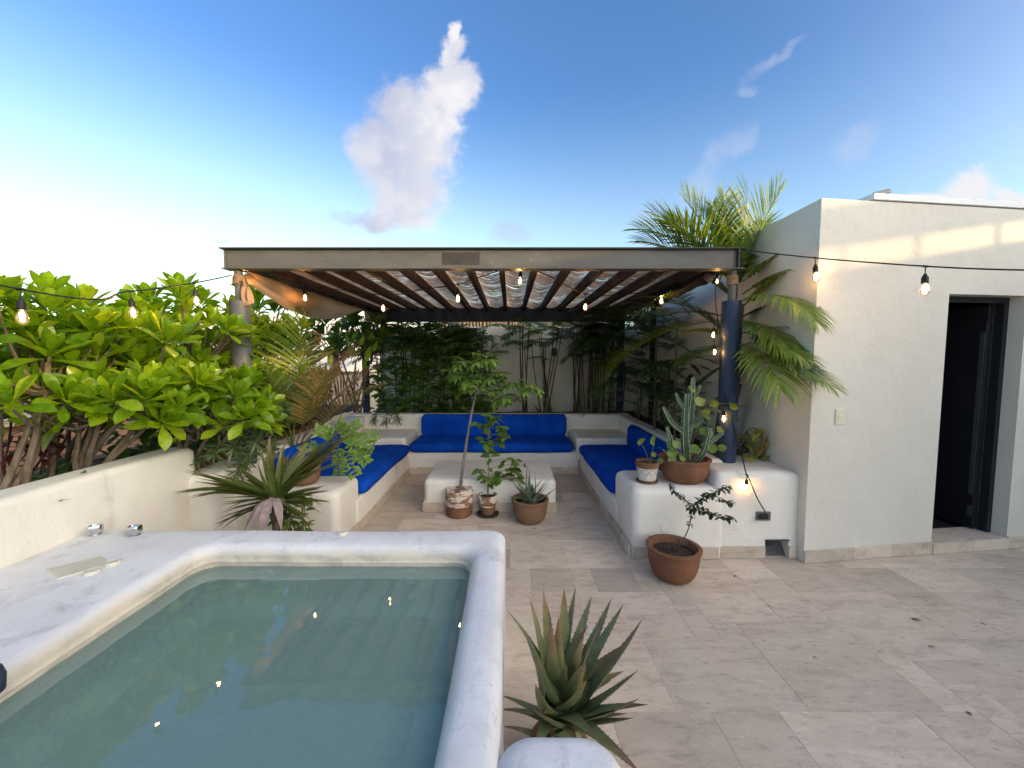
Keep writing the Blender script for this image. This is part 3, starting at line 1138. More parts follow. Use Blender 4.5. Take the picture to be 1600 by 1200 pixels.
planter = thing('planter_block', (1.95, 3.2, 0), 'white plaster planter end carrying the right pergola post, with a socket and drain', 'planter')
m = MB()
block(m, 1.62, 2.30, 3.0, 3.62, 0.152, 0.685, r=0.06, rc=0.05)
m.build('body', 'cream_plaster', planter)
MB().box(1.655, 2.02, 3.003, 3.6, 0, 0.152).build('foot', 'cream_plaster', planter, smooth=0)
MB().box(2.205, 2.28, 3.003, 3.6, 0, 0.152).build('foot', 'cream_plaster', planter, smooth=0)
MB().box(2.02, 2.205, 3.20, 3.24, 0, 0.152).build('drain_recess', 'rusty_iron', planter, smooth=0)
MB().box(2.02, 2.205, 2.985, 3.20, 0.1465, 0.1505).build('drain_lintel', 'rusty_iron', planter, smooth=0)
for i in range(13):
    x = 2.027 + i * 0.0142
    M = Matrix.Translation((x, 3.03, 0.006)) @ Matrix.Rotation(R(-35), 4, 'X')
    MB().box(-0.0022, 0.0022, -0.004, 0.004, 0, 0.125, M).build('grate_bar', 'grey_plastic', planter, smooth=0)
skirting(planter, (1.66, 3.003), (2.02, 3.003))
skirting(planter, (2.206, 3.003), (2.268, 3.003))
# grey socket with the black plug of the light string
sp = at(1192, 806, 3.0)
sk = MB().box(sp.x - 0.056, sp.x + 0.056, 2.988, 3.01, sp.z - 0.035, sp.z + 0.035).build('wall_socket', 'grey_plastic', planter, smooth=0, bevel=0.004)
MB().box(sp.x - 0.036, sp.x + 0.036, 2.984, 2.99, sp.z - 0.022, sp.z + 0.022).build('socket_insert', 'dark_plastic', sk, smooth=0, bevel=0.002)

# ------------------------------------------------------------------ low table
table = thing('low_table', (-0.2, 4.3, 0), 'low white plaster block table between the blue benches', 'table')
m = MB()
block(m, -0.895, 0.475, 3.93, 4.74, 0.10, 0.335, r=0.05, rc=0.06)
m.build('body', 'cream_plaster', table)
pl = MB().box(-0.885, 0.465, 3.94, 4.73, 0, 0.11).build('plinth', 'cream_plaster', table, smooth=0)
skirting(pl, (-0.90, 3.938), (0.48, 3.938), h=0.10)
skirting(pl, (0.467, 3.945), (0.467, 4.74), h=0.10)

# ------------------------------------------------------------------ cushions
def cushion(name, x0, x1, y0, y1, z0, z1, label, r=0.045):
    mb = MB()
    lp = []
    n = 4
    for i in range(n + 1):
        a = -PI / 2 + PI * i / n
        ins = r * (1 - math.cos(a))
        lp.append(rrect(x0 + ins, x1 - ins, y0 + ins, y1 - ins, 0.05, (z0 + z1) / 2 + ((z1 - z0) / 2) * math.sin(a), side=14, cs=5, jit=0.010))
    g = min(x1 - x0, y1 - y0) / 2
    for fr in (0.2, 0.5, 0.85):
        ins = r + (g - r) * fr
        lp.append(rrect(x0 + ins, x1 - ins, y0 + ins, y1 - ins, 0.05, z1 + 0.012 * math.sin(fr * PI / 2), side=14, cs=5, jit=0.008))
    mb.loops(lp, cap0=True)
    o = mb.build(name, 'navy_fabric', org=((x0 + x1) / 2, (y0 + y1) / 2, z0), smooth=60)
    tag(o, label, 'cushion', 'blue sofa cushions')
    return o


def back_cushion(name, x0, x1, y0, y1, z0, z1, label):
    """upright: thick, rounded on all edges"""
    mb = MB()
    lp = []
    n = 5
    for i in range(7):
        t = i / 6
        z = z0 + (z1 - z0) * t
        ins = 0.0
        if t < 0.2:
            ins = 0.02 * (1 - t / 0.2)
        if t > 0.85:
            ins = 0.035 * ((t - 0.85) / 0.15) ** 2
        lp.append(rrect(x0 + ins, x1 - ins, y0 + ins, y1 - ins, 0.045, z, side=14, cs=5, jit=0.007))
    mb.loops(lp, cap0=True)
    o = mb.build(name, 'navy_fabric', org=((x0 + x1) / 2, (y0 + y1) / 2, z0), smooth=60)
    tag(o, label, 'cushion', 'blue sofa cushions')


cushion('seat_cushion', -1.375, 0.865, 5.20, 5.90, 0.300, 0.425, 'long blue seat cushion on the bench at the back')
cushion('seat_cushion', -2.20, -1.345, 3.575, 5.22, 0.300, 0.425, 'blue seat cushion on the left bench behind the potted plants')
cushion('seat_cushion', 0.925, 1.64, 3.575, 5.22, 0.300, 0.425, 'blue seat cushion on the right bench beside the terracotta bowls')
back_cushion('back_cushion', -1.335, 0.855, 5.80, 5.925, 0.41, 0.735, 'long upright blue back cushion against the rear sofa wall')
back_cushion('back_cushion', 1.55, 1.665, 3.60, 5.16, 0.41, 0.705, 'upright blue back cushion against the right sofa wall')
back_cushion('back_cushion', -2.225, -2.115, 3.60, 5.16, 0.41, 0.70, 'upright blue back cushion against the left sofa wall, behind leaves')

# ------------------------------------------------------------------ planting beds
def bed(name, x0, x1, y0, y1, z, seed):
    mb = MB()
    nx, ny = max(3, int((x1 - x0) / 0.12)), max(3, int((y1 - y0) / 0.12))
    for j in range(ny + 1):
        for i in range(nx + 1):
            x, y = x0 + (x1 - x0) * i / nx, y0 + (y1 - y0) * j / ny
            mb.v.append(Vector((x, y, z + 0.03 * noise.noise(Vector((x * 4, y * 4, seed))))))
    for j in range(ny):
        for i in range(nx):
            a = j * (nx + 1) + i
            mb.f.append((a, a + 1, a + nx + 2, a + nx + 1))
    o = mb.build(name, 'soil')
    tag(o, kind='structure')


bed('soil_bed', -2.50, 1.86, 6.05, 7.25, 0.58, 1)
bed('soil_bed', 1.80, 2.40, 3.45, 7.25, 0.60, 2)
bed('soil_bed', -3.5, -2.60, -0.5, 7.2, 0.72, 3)
o = MB()
block(o, -3.62, -3.44, -0.6, 7.3, -4.2, 0.74, 0.03, 0.03)
tag(o.build('planter_wall', 'orange_stucco', org=(-3.5, 3, -4)), 'orange rendered outer wall of the hedge bed, behind the bush trunks', 'wall')

# ------------------------------------------------------------------ back wall
bw = MB().box(-2.42, 2.36, 7.25, 7.45, -0.2, 2.16).build('rear_wall', 'back_wall_paint', org=(0, 7.3, 0), smooth=0, bevel=0.012)
tag(bw, 'beige rendered garden wall behind the bamboo palms', 'wall')
for u, v, l in ((676, 550, 'small dark round wall lamp on the rear wall, left of the sapling'), (866, 550, 'small dark round wall lamp on the rear wall, right of the sapling')):
    p = at(u, v, 7.2)
    mb = MB().tube([(p.x, 7.25, p.z), (p.x, 7.17, p.z)], [0.05, 0.05], 14).tube([(p.x, 7.19, p.z - 0.07), (p.x, 7.19, p.z + 0.07)], [0.042, 0.042], 14)
    tag(mb.build('wall_lamp', 'dark_plastic', org=(p.x, 7.25, p.z)), l, 'wall lamp')

# ------------------------------------------------------------------ house on the right
A = Vector((2.27, 2.925, 0))
UW = Vector((0.992, 0.126, 0)).normalized()
NW = Vector((UW.y, -UW.x, 0))           # out of the wall, to the camera
house = thing('white_house', (3.6, 3.2, 0), 'off-white rendered house block with open dark doorway on the right', 'house')
MWALL = Matrix((UW, -NW, Vector((0, 0, 1)))).transposed().to_4x4()
MWALL.translation = A


def onwall(u, v):
    d = pix(u, v)
    o = Vector((0, 0, CAMH))
    t = (A - o).dot(NW) / d.dot(NW)
    p = o + d * t
    return (p - A).dot(UW), p.z


s_l, z_t = onwall(1477, 459)
s_l = onwall(1455, 850)[0]
s_r = onwall(1590, 640)[0]
HT = 2.745
print('door', s_l, s_r, z_t)
fp = [A, A + UW * s_l, A + UW * s_l - NW * 0.22, A + UW * 0.27 - NW * 0.22, Vector((2.53, 7.30, 0)), Vector((2.29, 7.30, 0))]
MB().loops([[Vector((p.x, p.y, z)) for p in fp] for z in (0, HT)]).build('corner_wall', 'house_paint', house, smooth=0)
MB().box(s_r, 5.0, 0, 0.22, 0, HT, MWALL).build('front_wall', 'house_paint', house, smooth=0)
MB().box(s_l, s_r, 0.0, 0.22, z_t, HT, MWALL).build('lintel', 'house_paint', house, smooth=0)
MB().box(0.42, 5.0, -0.012, 4.0, HT + 0.008, HT + 0.055, MWALL).build('roof_coping', 'white_paint', house, smooth=0, bevel=0.004)
MB().box(0.26, 4.9, 0.22, 4.0, HT - 0.15, HT - 0.01, MWALL).build('roof_slab', 'asphalt_roof', house, smooth=0)
# dark room
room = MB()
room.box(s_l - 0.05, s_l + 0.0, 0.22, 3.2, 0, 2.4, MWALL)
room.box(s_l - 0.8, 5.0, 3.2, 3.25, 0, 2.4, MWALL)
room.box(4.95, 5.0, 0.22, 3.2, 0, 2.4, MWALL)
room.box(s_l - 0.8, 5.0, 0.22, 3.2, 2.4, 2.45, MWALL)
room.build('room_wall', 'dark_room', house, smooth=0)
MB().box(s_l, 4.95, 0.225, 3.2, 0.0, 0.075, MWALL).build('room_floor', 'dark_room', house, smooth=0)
MB().box(s_l, s_r, -0.004, 0.224, 0.0, 0.092, MWALL).build('threshold', 'travertine', house, smooth=0, bevel=0.004)
# door frame and the leaf folded inwards at the right
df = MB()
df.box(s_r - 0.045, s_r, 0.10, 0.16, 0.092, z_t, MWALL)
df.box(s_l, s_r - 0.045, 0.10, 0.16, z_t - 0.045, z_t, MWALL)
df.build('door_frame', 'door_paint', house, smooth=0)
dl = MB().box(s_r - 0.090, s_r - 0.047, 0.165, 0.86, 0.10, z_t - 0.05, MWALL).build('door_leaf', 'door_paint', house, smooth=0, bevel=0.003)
MB().box(s_r - 0.099, s_r - 0.0905, 0.175, 0.205, 0.20, z_t - 0.25, MWALL).build('door_bar', 'steel_bar', dl, smooth=0)
for z in (0.35, 1.85):
    MB().box(s_r - 0.104, s_r - 0.0905, 0.166, 0.215, z - 0.05, z + 0.05, MWALL).build('door_bolt', 'door_paint', dl, smooth=0)
a2 = A + UW * 0.003
skirting(house, (A.x, A.y), tuple((A + UW * (s_l - 0.0))[:2]), h=0.098)
skirting(house, tuple((A + UW * s_r)[:2]), tuple((A + UW * 3.6)[:2]), h=0.098)
skirting(house, tuple((A + UW * (s_l + 0.001) + NW * 0.006)[:2]), tuple((A + UW * (s_r - 0.001) + NW * 0.006)[:2]), h=0.089)
s, z = onwall(1311, 651)
sw = MB().box(s - 0.037, s + 0.037, -0.010, 0.004, z - 0.060, z + 0.060, MWALL).build('switch_plate', 'ivory_plastic', house, smooth=0, bevel=0.004)
MB().box(s - 0.020, s + 0.020, -0.014, -0.0095, z - 0.014, z + 0.016, MWALL).build('rocker', 'ivory_plastic', sw, smooth=0, bevel=0.002)
# small floodlight on the coping
s, z = onwall(1397, 312)
fx = thing('floodlight', A + UW * s - NW * 0.10 + Vector((0, 0, HT + 0.055)), 'small grey floodlight on the house roof edge', 'floodlight')
Mf = MWALL @ Matrix.Translation((s, 0.10, HT + 0.055))
MB().box(-0.02, 0.04, -0.02, 0.02, 0, 0.022, Mf).build('bracket', 'grey_plastic', fx, smooth=0, bevel=0.003)
MB().box(-0.085, 0.055, -0.045, 0.03, 0.0, 0.030, Mf @ Matrix.Translation((0, 0, 0.022)) @ Matrix.Rotation(R(-14), 4, 'Y') @ Matrix.Rotation(R(-20), 4, 'X')).build('lamp_head', 'grey_plastic', fx, smooth=0, bevel=0.004)

# ------------------------------------------------------------------ added sun blocker to the right, unseen: keeps the evening sun off the patio
ut = thing('sun_blocker', (7.3, -4, 0), 'unseen wall and beam out of frame at the right, added to block the sun', 'building')
SL = math.tan(SUN_EL) / math.sin(PI - SUN_AZ)
XO = 7.2


def lift(z, x=2.27):
    return z + (XO - x) * SL


z0, z1, z2 = lift(2.215), lift(2.405), lift(2.69)
MB().box(XO, XO + 0.25, -9, 5.5, -0.3, z0).build('parapet', 'house_paint', ut, smooth=0)  # added wall, height set by the shadow edge it should cast
MB().box(XO, XO + 0.25, -9, 5.5, z1, z2).build('blocker_beam', 'house_paint', ut, smooth=0)
# posts: found from the bars they throw on the house wall
for u in (1317, 1432, 1556):
    s_, z_ = onwall(u, 410)
    w = A + UW * s_
    k = (XO + 0.12 - w.x) / TO_SUN.x
    yy = w.y + TO_SUN.y * k
    MB().box(XO + 0.10, XO + 0.135, yy - 0.016, yy + 0.016, z0, z1).build('post', 'house_paint', ut, smooth=0)
for i in range(4):
    yy = -3.2 - i * 1.6
    MB().box(XO + 0.10, XO + 0.135, yy - 0.016, yy + 0.016, z0, z1).build('post', 'house_paint', ut, smooth=0)

# ------------------------------------------------------------------ pergola
perg = thing('pergola', (-0.2, 4.9, 0), 'flat steel pergola with reed mats over the sofa', 'pergola')
PZ0, PZ1 = 2.325, 2.498
PX0, PX1, PY0, PY1 = -2.41, 1.945, 3.30, 6.55
# front beam: channel with two dark-edged flanges
fb = MB().box(PX0 + 0.04, PX1 - 0.02, PY0 + 0.03, PY0 + 0.045, PZ0 + 0.008, PZ1 - 0.010).build('front_beam', 'weathered_steel', perg, smooth=0)
MB().box(PX0, PX1, PY0 - 0.005, PY0 + 0.10, PZ1 - 0.010, PZ1).build('beam_flange', 'dark_edge', fb, smooth=0)
MB().box(PX0 + 0.01, PX1, PY0 - 0.005, PY0 + 0.10, PZ0, PZ0 + 0.008).build('beam_flange', 'weathered_steel', fb, smooth=0)
a, b = at(690, 403, PY0), at(749, 403, PY0)
MB().box(a.x, b.x, PY0 + 0.027, PY0 + 0.031, at(700, 412, PY0).z, at(700, 393, PY0).z).build('paint_patch', 'primer_patch', fb, smooth=0)
MB().box(PX0 + 0.02, PX0 + 0.035, PY0 + 0.02, PY0 + 0.09, PZ0 + 0.008, PZ1 - 0.01).build('beam_end', 'weathered_steel', fb, smooth=0)
MB().box(PX1 - 0.05, PX1 - 0.035, PY0 + 0.0, PY0 + 0.03, PZ0 + 0.008, PZ1 - 0.01).build('beam_end', 'primer_patch', fb, smooth=0)
MB().box(PX0 + 0.05, PX1 - 0.03, PY1 - 0.10, PY1, 2.185, PZ1 - 0.02).build('rear_beam', 'navy_steel', perg, smooth=0)
MB().box(PX0 + 0.05, PX0 + 0.12, PY0 + 0.10, PY1 - 0.10, PZ0 + 0.02, PZ1 - 0.02).build('side_beam', 'navy_steel', perg, smooth=0)
MB().box(PX1 - 0.11, PX1 - 0.04, PY0 + 0.10, PY1 - 0.10, PZ0 + 0.02, PZ1 - 0.02).build('side_beam', 'navy_steel', perg, smooth=0)
NR = 14
rx = [PX0 + 0.26 + i * (PX1 - PX0 - 0.50) / (NR - 1) for i in range(NR)]
for x in rx:
    MB().box(x - 0.024, x + 0.024, PY0 + 0.10, PY1 - 0.10, PZ0 + 0.025, PZ0 + 0.125).build('rafter', 'rafter_wood', perg, smooth=0)
# reed mats sagging between the rafters
edges = [PX0 + 0.10] + rx + [PX1 - 0.10]
rg = random.Random(4)
for i in range(len(edges) - 1):
    xa, xb = edges[i] - 0.01, edges[i + 1] + 0.01
    mb = MB()
    y = PY0 + 0.11
    sag = rg.uniform(0.05, 0.085)
    gapb = rg.uniform(0.04, 0.09) if 3 <= i <= 11 else 0.015
    while y < PY1 - 0.11:
        w = rg.uniform(0.016, 0.026)
        if rg.random() > gapb * (1.6 if noise.noise(Vector((i * 3.1, y * 2.0, 0))) > 0.1 else 0.4):
            n0 = len(mb.v)
            sl = rg.uniform(-0.015, 0.015) + 0.11
            dz = rg.uniform(-0.0015, 0.0015)
            sx0, sx1 = (0, 1)
            if rg.random() < gapb:
                sx0, sx1 = (0, rg.uniform(0.4, 0.8)) if rg.random() < .5 else (rg.uniform(0.2, 0.6), 1)
            for k in range(6):
                t = sx0 + (sx1 - sx0) * k / 5
                x = xa + (xb - xa) * t
                wv = 0.004 * noise.noise(Vector((x * 2, y * 1.5, 5.0)))
                z = PZ0 + 0.137 + dz - sag * math.sin(PI * t) + wv
                yy = y + sl * t
                mb.v.append(Vector((x, yy, z)))
                mb.v.append(Vector((x, yy + w, z + rg.uniform(-0.002, 0.002))))
            for k in range(5):
                a0 = n0 + 2 * k
                mb.f.append((a0, a0 + 1, a0 + 3, a0 + 2))
        y += w * rg.uniform(0.42, 0.56)
    mb.build('reed_mat', 'reed', perg)
# posts
def post(x, y, zb, r, mat='navy_steel'):
    mb = MB().lathe((x, y, 0), [(r, zb), (r, 2.06), (r * 0.98, 2.065)], 24)
    po = mb.build('post', mat, perg)
    MB().lathe((x, y, 0), [(r * 0.42, 2.06), (r * 0.42, PZ0 + 0.004)], 16).build('post_neck', 'weathered_steel', po)
    return po


PRX, PLX, PYF = 1.885, -2.30, 3.36
post(PRX, PYF, 0.66, 0.077)
post(PLX, PYF, 0.66, 0.077, 'sunlit_steel')
for x in (-2.40 + 0.0, 1.83):
    MB().box(x - 0.045, x + 0.045, PY1 - 0.098, PY1 - 0.012, 0.4, 2.186).build('rear_post', 'navy_steel', perg, smooth=0)
# twine where the neck meets the beam
for x in (PRX, PLX):
    mb = MB()
    for i in range(7):
        z = PZ0 - 0.05 - i * 0.011
        mb.tube([(x + 0.037 * math.cos(q) * (1 + .05 * i % 2), PYF + 0.037 * math.sin(q), z + 0.004 * math.sin(3 * q + i)) for q in [2 * PI * k / 12 for k in range(13)]], 0.006, 5)
    mb.build('twine_binding', 'tan_canvas', perg)

# canvas sheet gathered along the left side of the pergola
def canvas():
    mb = MB()
    n, mrows = 60, 12
    for i in range(n + 1):
        t = i / n
        y = 3.40 + t * 3.05
        drop = 0.03 + 0.30 * math.sin(PI * min(1, t * 1.15 + 0.02)) ** 0.8 * (1 - 0.3 * t)
        if t > 0.93:
            drop = 0.14 + 0.18 * (t - 0.93) / 0.07
        for j in range(mrows + 1):
            s = j / mrows
            bel = math.sin(PI * s) * 0.10 * (0.4 + math.sin(PI * t))
            x = -2.30 + bel * 1.0 + 0.012 * math.sin(17 * t + 5 * s) + 0.018 * noise.noise(Vector((t * 9, s * 3, 2.0)))
            z = PZ0 + 0.02 - drop * s + 0.010 * noise.noise(Vector((t * 12, s * 4, 7.0)))
            mb.v.append(Vector((x, y, z)))
    for i in range(n):
        for j in range(mrows):
            a = i * (mrows + 1) + j
            mb.f.append((a, a + 1, a + mrows + 2, a + mrows + 1))
    cv = thing('canvas_screen', (-2.3, 4.9, 2.2), 'tan canvas sheet slung along the left side of the pergola', 'canvas')
    mb.build('sheet', 'tan_canvas', cv)
    # loose tail tied to the post
    mb = MB()
    for i in range(9):
        t = i / 8
        w = 0.03 + 0.035 * t
        c = Vector((PLX + 0.085 + 0.02 * t, PYF - 0.05, 2.245 - 0.22 * t))
        for q in (-1, -0.3, 0.3, 1):
            mb.v.append(c + Vector((q * w * 0.7, 0.02 * math.sin(q * 4 + t * 5), 0.02 * q)))
    for i in range(8):
        for q in range(3):
            a = i * 4 + q
            mb.f.append((a, a + 1, a + 5, a + 4))
    mb.build('tail', 'tan_canvas', cv)


canvas()
# dark blue blind rolled up under the right side
pts, rads = [], []
for i in range(30):
    t = i / 29
    pts.append(Vector((1.78 + 0.015 * math.sin(9 * t), 3.55 + 2.85 * t, PZ0 - 0.02 - 0.02 * math.sin(PI * t) + 0.008 * math.sin(23 * t))))
    rads.append(0.045 + 0.008 * math.sin(31 * t) + 0.006 * math.sin(57 * t))
tag(MB().tube(pts, rads, 12).build('rolled_blind', 'dark_fabric', org=(1.78, 5, 2.3)), 'dark blue blind rolled up under the right side of the pergola', 'blind')

# ================================================================== string lights
def bulb_meshes():
    so = MB().tube([(0, 0, 0), (0, 0, -0.055)], 0.0035, 6).lathe((0, 0, 0), [(0.0, -0.050), (0.008, -0.052), (0.013, -0.066), (0.020, -0.078), (0.0205, -0.118), (0.017, -0.120), (0, -0.120)], 16)
    so.tube([(-0.022, 0, 0.0), (0.022, 0, 0.0)], 0.0085, 8)
    gl = MB().lathe((0, 0, 0), [(0.013, -0.119), (0.015, -0.13), (0.024, -0.15), (0.0285, -0.17), (0.027, -0.188), (0.018, -0.202), (0.006, -0.208), (0.0, -0.2085)], 18)
    fi = MB()
    for q in range(4):
        a = q * PI / 2 + 0.3
        c, s = math.cos(a), math.sin(a)
        fi.tube([(0.004 * c, 0.004 * s, -0.135), (0.010 * c, 0.010 * s, -0.150), (0.008 * c, 0.008 * s, -0.185)], 0.0026, 5)
    return so.mesh('socket', 'black_rubber'), gl.mesh('bulb', 'bulb_glass'), fi.mesh('filament', 'filament')


SO, GL, FI = bulb_meshes()


def light_string(label, cable, bulbs, rad=0.0045, group='string lights'):
    c0 = Vector(cable[0])
    t = thing('light_string', c0, label, 'string lights', group)
    MB().tube(cable, rad, 6).build('cable', 'black_rubber', t)
    for b in bulbs:
        p, k = Vector(b[0]), b[1]
        so = bpy.data.objects.new('socket', SO)
        COL.objects.link(so)
        so.parent = t
        so.location = p - c0
        so.scale = (k, k, k)
        so.rotation_euler = (rnd(-0.08, 0.08) + b[2] if len(b) > 2 else rnd(-0.08, 0.08), rnd(-0.08, 0.08), rnd(0, 6))
        for nm, me in (('bulb', GL), ('filament', FI)):
            o = bpy.data.objects.new(nm, me)
            COL.objects.link(o)
            o.parent = so
    return t


def smooth_path(ctrl, n=8):
    """Catmull-Rom through control points"""
    P = [Vector(c) for c in ctrl]
    P = [P[0] * 2 - P[1]] + P + [P[-1] * 2 - P[-2]]
    o = []
    for i in range(1, len(P) - 2):
        for k in range(n):
            t = k / n
            a, b, c, d = P[i - 1], P[i], P[i + 1], P[i + 2]
            o.append(0.5 * ((2 * b) + (-a + c) * t + (2 * a - 5 * b + 4 * c - d) * t * t + (-a + 3 * b - 3 * c + d) * t ** 3))
    o.append(P[-2])
    return o


def onx(u, v, X):
    d = pix(u, v)
    return Vector((0, 0, CAMH)) + d * (X / d.x)


# left span: from the pergola post towards the camera's left
lb = [onx(32, 452, -2.36), onx(203, 455, -2.35), onx(303, 442, -2.34)]
light_string('string of lit bulbs slung at the left above the hedge',
             smooth_path([Vector((-2.40, -0.6, 2.18)), lb[0], lb[1], lb[2], Vector((PLX - 0.04, PYF - 0.03, 2.275))], 10),
             [(p, 0.82) for p in lb])
# under the pergola, swagged behind the front beam
ctl = [(PLX, PYF + 0.03, 2.28), at(383, 424, 3.50), at(430, 436, 3.75), at(476, 444, 4.0), at(598, 461, 4.15), at(660, 452, 4.0), at(716, 444, 3.8), at(770, 426, 3.6), at(814, 416, 3.50),
       at(855, 430, 3.6), at(915, 459, 4.1), at(975, 460, 4.25), at(1034, 450, 4.2), at(1085, 432, 3.8), at(1120, 424, 3.50), (PRX, PYF + 0.06, 2.28)]
light_string('string of lit bulbs swagged under the pergola roof', smooth_path(ctl, 5),
             [(ctl[1], 0.55), (ctl[3], 0.85), (ctl[4], 0.85), (ctl[6], 0.85), (ctl[8], 0.80), (ctl[10], 0.85), (ctl[12], 0.85), (ctl[14], 0.55)])
# right span
P0, P1 = Vector((PX1 - 0.05, PY0 + 0.03, 2.49)), Vector((2.75, 1.90, 2.01))


def ons(u, v):
    """point of the span's vertical plane seen at a pixel"""
    d = pix(u, v)
    n = (P1 - P0).cross(Vector((0, 0, 1)))
    o = Vector((0, 0, CAMH))
    return o + d * ((P0 - o).dot(n) / d.dot(n))


rb = [ons(1274, 403), ons(1446, 416)]
light_string('string of lit bulbs stretched in front of the house wall at the right', smooth_path([P0, rb[0], rb[1], ons(1600, 422), P1], 8), [(p, 0.85) for p in rb])
# drop along the right post down to the socket
YD = PYF - 0.09
d1 = [(PRX - 0.13, PYF + 0.02, 2.27), at(1118, 470, 3.40), at(1122, 505, 3.38), at(1124, 545, 3.36), at(1128, 600, 3.34), at(1140, 640, YD), at(1152, 690, YD), at(1160, 715, 3.1), at(1166, 740, 2.975),
      at(1172, 752, 2.97), at(1184, 780, 2.965), at(1197, 803, 2.965), at(1192, 808, 2.975)]
dt = light_string('string of lit bulbs running down the right post to the wall socket', smooth_path(d1, 5),
                  [(at(1116, 505, 3.36), 0.62), (at(1116, 532, 3.36), 0.62), (at(1130, 634, 3.26), 0.68), (at(1167, 742, 2.962), 0.62)])
q = at(1190, 807, 2.975)
MB().box(q.x - 0.022, q.x + 0.022, 2.955, 2.986, q.z - 0.012, q.z + 0.012).build('plug', 'black_rubber', dt, smooth=0, bevel=0.004)

# ================================================================== PLANTS
PAD = [blade('paddle_leaf_%d' % i, 'paddle_leaf', 1, 0.34 + 0.03 * i, PADDLE, (-0.04, 0.10, 0.28, -0.14)[i], 0.38, 7) for i in range(4)]
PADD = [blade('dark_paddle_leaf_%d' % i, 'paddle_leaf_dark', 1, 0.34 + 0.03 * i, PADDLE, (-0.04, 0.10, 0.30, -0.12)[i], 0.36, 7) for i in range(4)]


def rosette(pos, ax, n, L, variants, spread=1.0):
    out = []
    ax = Vector(ax).normalized()
    e1 = ax.orthogonal().normalized()
    e2 = ax.cross(e1)
    ph = rnd(0, 6)
    for i in range(n):
        t = i / (n - 1)
        a = ph + i * 2.399963
        tilt = (0.16 + 1.02 * t + 0.55 * max(0, t - 0.7) / 0.3 * random.random()) * spread + rnd(-0.10, 0.10)
        d = ax * math.cos(tilt) + (e1 * math.cos(a) + e2 * math.sin(a)) * math.sin(tilt)
        sc = L * (0.52 + 0.48 * min(1, t * 1.8)) * rnd(0.85, 1.12)
        me = variants[3] if t < 0.35 else (variants[0] if t < 0.65 else random.choice(variants[0:3]))
        out.append((me, frame(Vector(pos) + d * 0.012 + ax * 0.03 * (1 - t), d, ax, sc)))
    return out


def paddle_bush(label, base, cen, rad, nros, L, seed, mat='paddle_leaf', cap=150, group='bushes with paddle leaves', up=0.55, front=0.0, extra=()):
    random.seed(seed)
    V = PAD if mat == 'paddle_leaf' else PADD
    base, cen = Vector(base), Vector(cen)
    t = thing('paddle_leaf_bush', base, label, 'bush', group)
    leaves = []
    st = MB()
    tips = []
    for i in range(nros):
        for _ in range(30):
            d = rdir(-0.75, 1.0)
            if front and d.y > 0.55 and random.random() < front:
                continue
            k = rnd(0.72, 1.0) if i % 4 else rnd(0.3, 0.7)
            p = cen + Vector((d.x * rad[0], d.y * rad[1], d.z * rad[2])) * k
            if p.x > -2.52 and p.z > 1.42 and p.y < 3.3:
                continue              # kept clear of the light string
            if all((p - q).length > L * 0.80 for q, _ in tips):
                break
        tips.append((p, (d * 0.6 + Vector((0, 0, up + 0.2)) + rdir() * 0.25).normalized()))
    for p, d in extra:
        tips.append((Vector(p), Vector(d).normalized()))
    knots = [base.lerp(cen, rnd(0.62, 0.85)) + Vector((rnd(-.5, .5) * rad[0], rnd(-.4, .4) * rad[1], 0)) for _ in range(5)]
    for kx in knots:
        st.tube(curve_pts(base + Vector((rnd(-.06, .06), rnd(-.06, .06), -0.04)), kx, (rnd(-.05, .05), rnd(-.05, .05), 0), 6, 0.008), [0.018 - 0.001 * i for i in range(7)], 7)
    for p, d in tips:
        kx = min(knots, key=lambda q: (q - p).length)
        mid = (kx + p) / 2
        st.tube(curve_pts(kx, p - d * 0.02, -d * 0.06 + Vector((0, 0, -0.05)), 7, 0.006), [0.011 - 0.0006 * i for i in range(8)], 6)
        leaves += rosette(p, d, random.choice((15, 18, 20)), L * rnd(0.9, 1.1), V)
    st.build('branches', 'bark', t)
    add_leaves(t, leaves, mat, cap)
    return t


paddle_bush('large glossy paddle-leaf bush at the left photo edge', at(15, 765, 2.02) + Vector((0, 0, -0.16)), at(40, 572, 2.25), (0.56, 0.52, 0.44), 64, 0.175, 1, cap=300, front=0.6)
paddle_bush('paddle-leaf bush leaning over the parapet, with a slanting trunk', at(118, 738, 2.45) + Vector((0, 0, -0.12)), at(200, 600, 2.62), (0.48, 0.42, 0.38), 54, 0.175, 2, cap=300, front=0.6)
paddle_bush('tall paddle-leaf bush left of the front pergola post', at(240, 690, 3.3) + Vector((0, 0, -0.15)), at(300, 545, 3.25), (0.48, 0.40, 0.46), 54, 0.175, 3, cap=300, front=0.6)
paddle_bush('low paddle-leaf bush drooping in front of the left post', at(300, 700, 3.0) + Vector((0, 0, -0.1)), at(335, 635, 2.95), (0.38, 0.28, 0.26), 28, 0.17, 4, cap=240, front=0.6,
            extra=((at(395, 640, 2.9), (0.7, -0.4, 0.3)),))
paddle_bush('paddle-leaf bush just behind the left pergola post', at(400, 660, 4.4) + Vector((0, 0, -0.1)), at(415, 512, 4.3), (0.40, 0.32, 0.40), 26, 0.175, 5, cap=140, front=0.5)
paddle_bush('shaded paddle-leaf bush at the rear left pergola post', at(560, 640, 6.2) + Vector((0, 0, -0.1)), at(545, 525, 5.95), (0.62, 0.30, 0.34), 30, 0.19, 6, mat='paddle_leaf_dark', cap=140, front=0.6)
paddle_bush('paddle-leaf bush filling the hedge behind the leftmost one', (-3.35, 2.9, 0.65), at(130, 570, 3.3), (0.66, 0.40, 0.46), 50, 0.17, 7, cap=90, front=0.5)
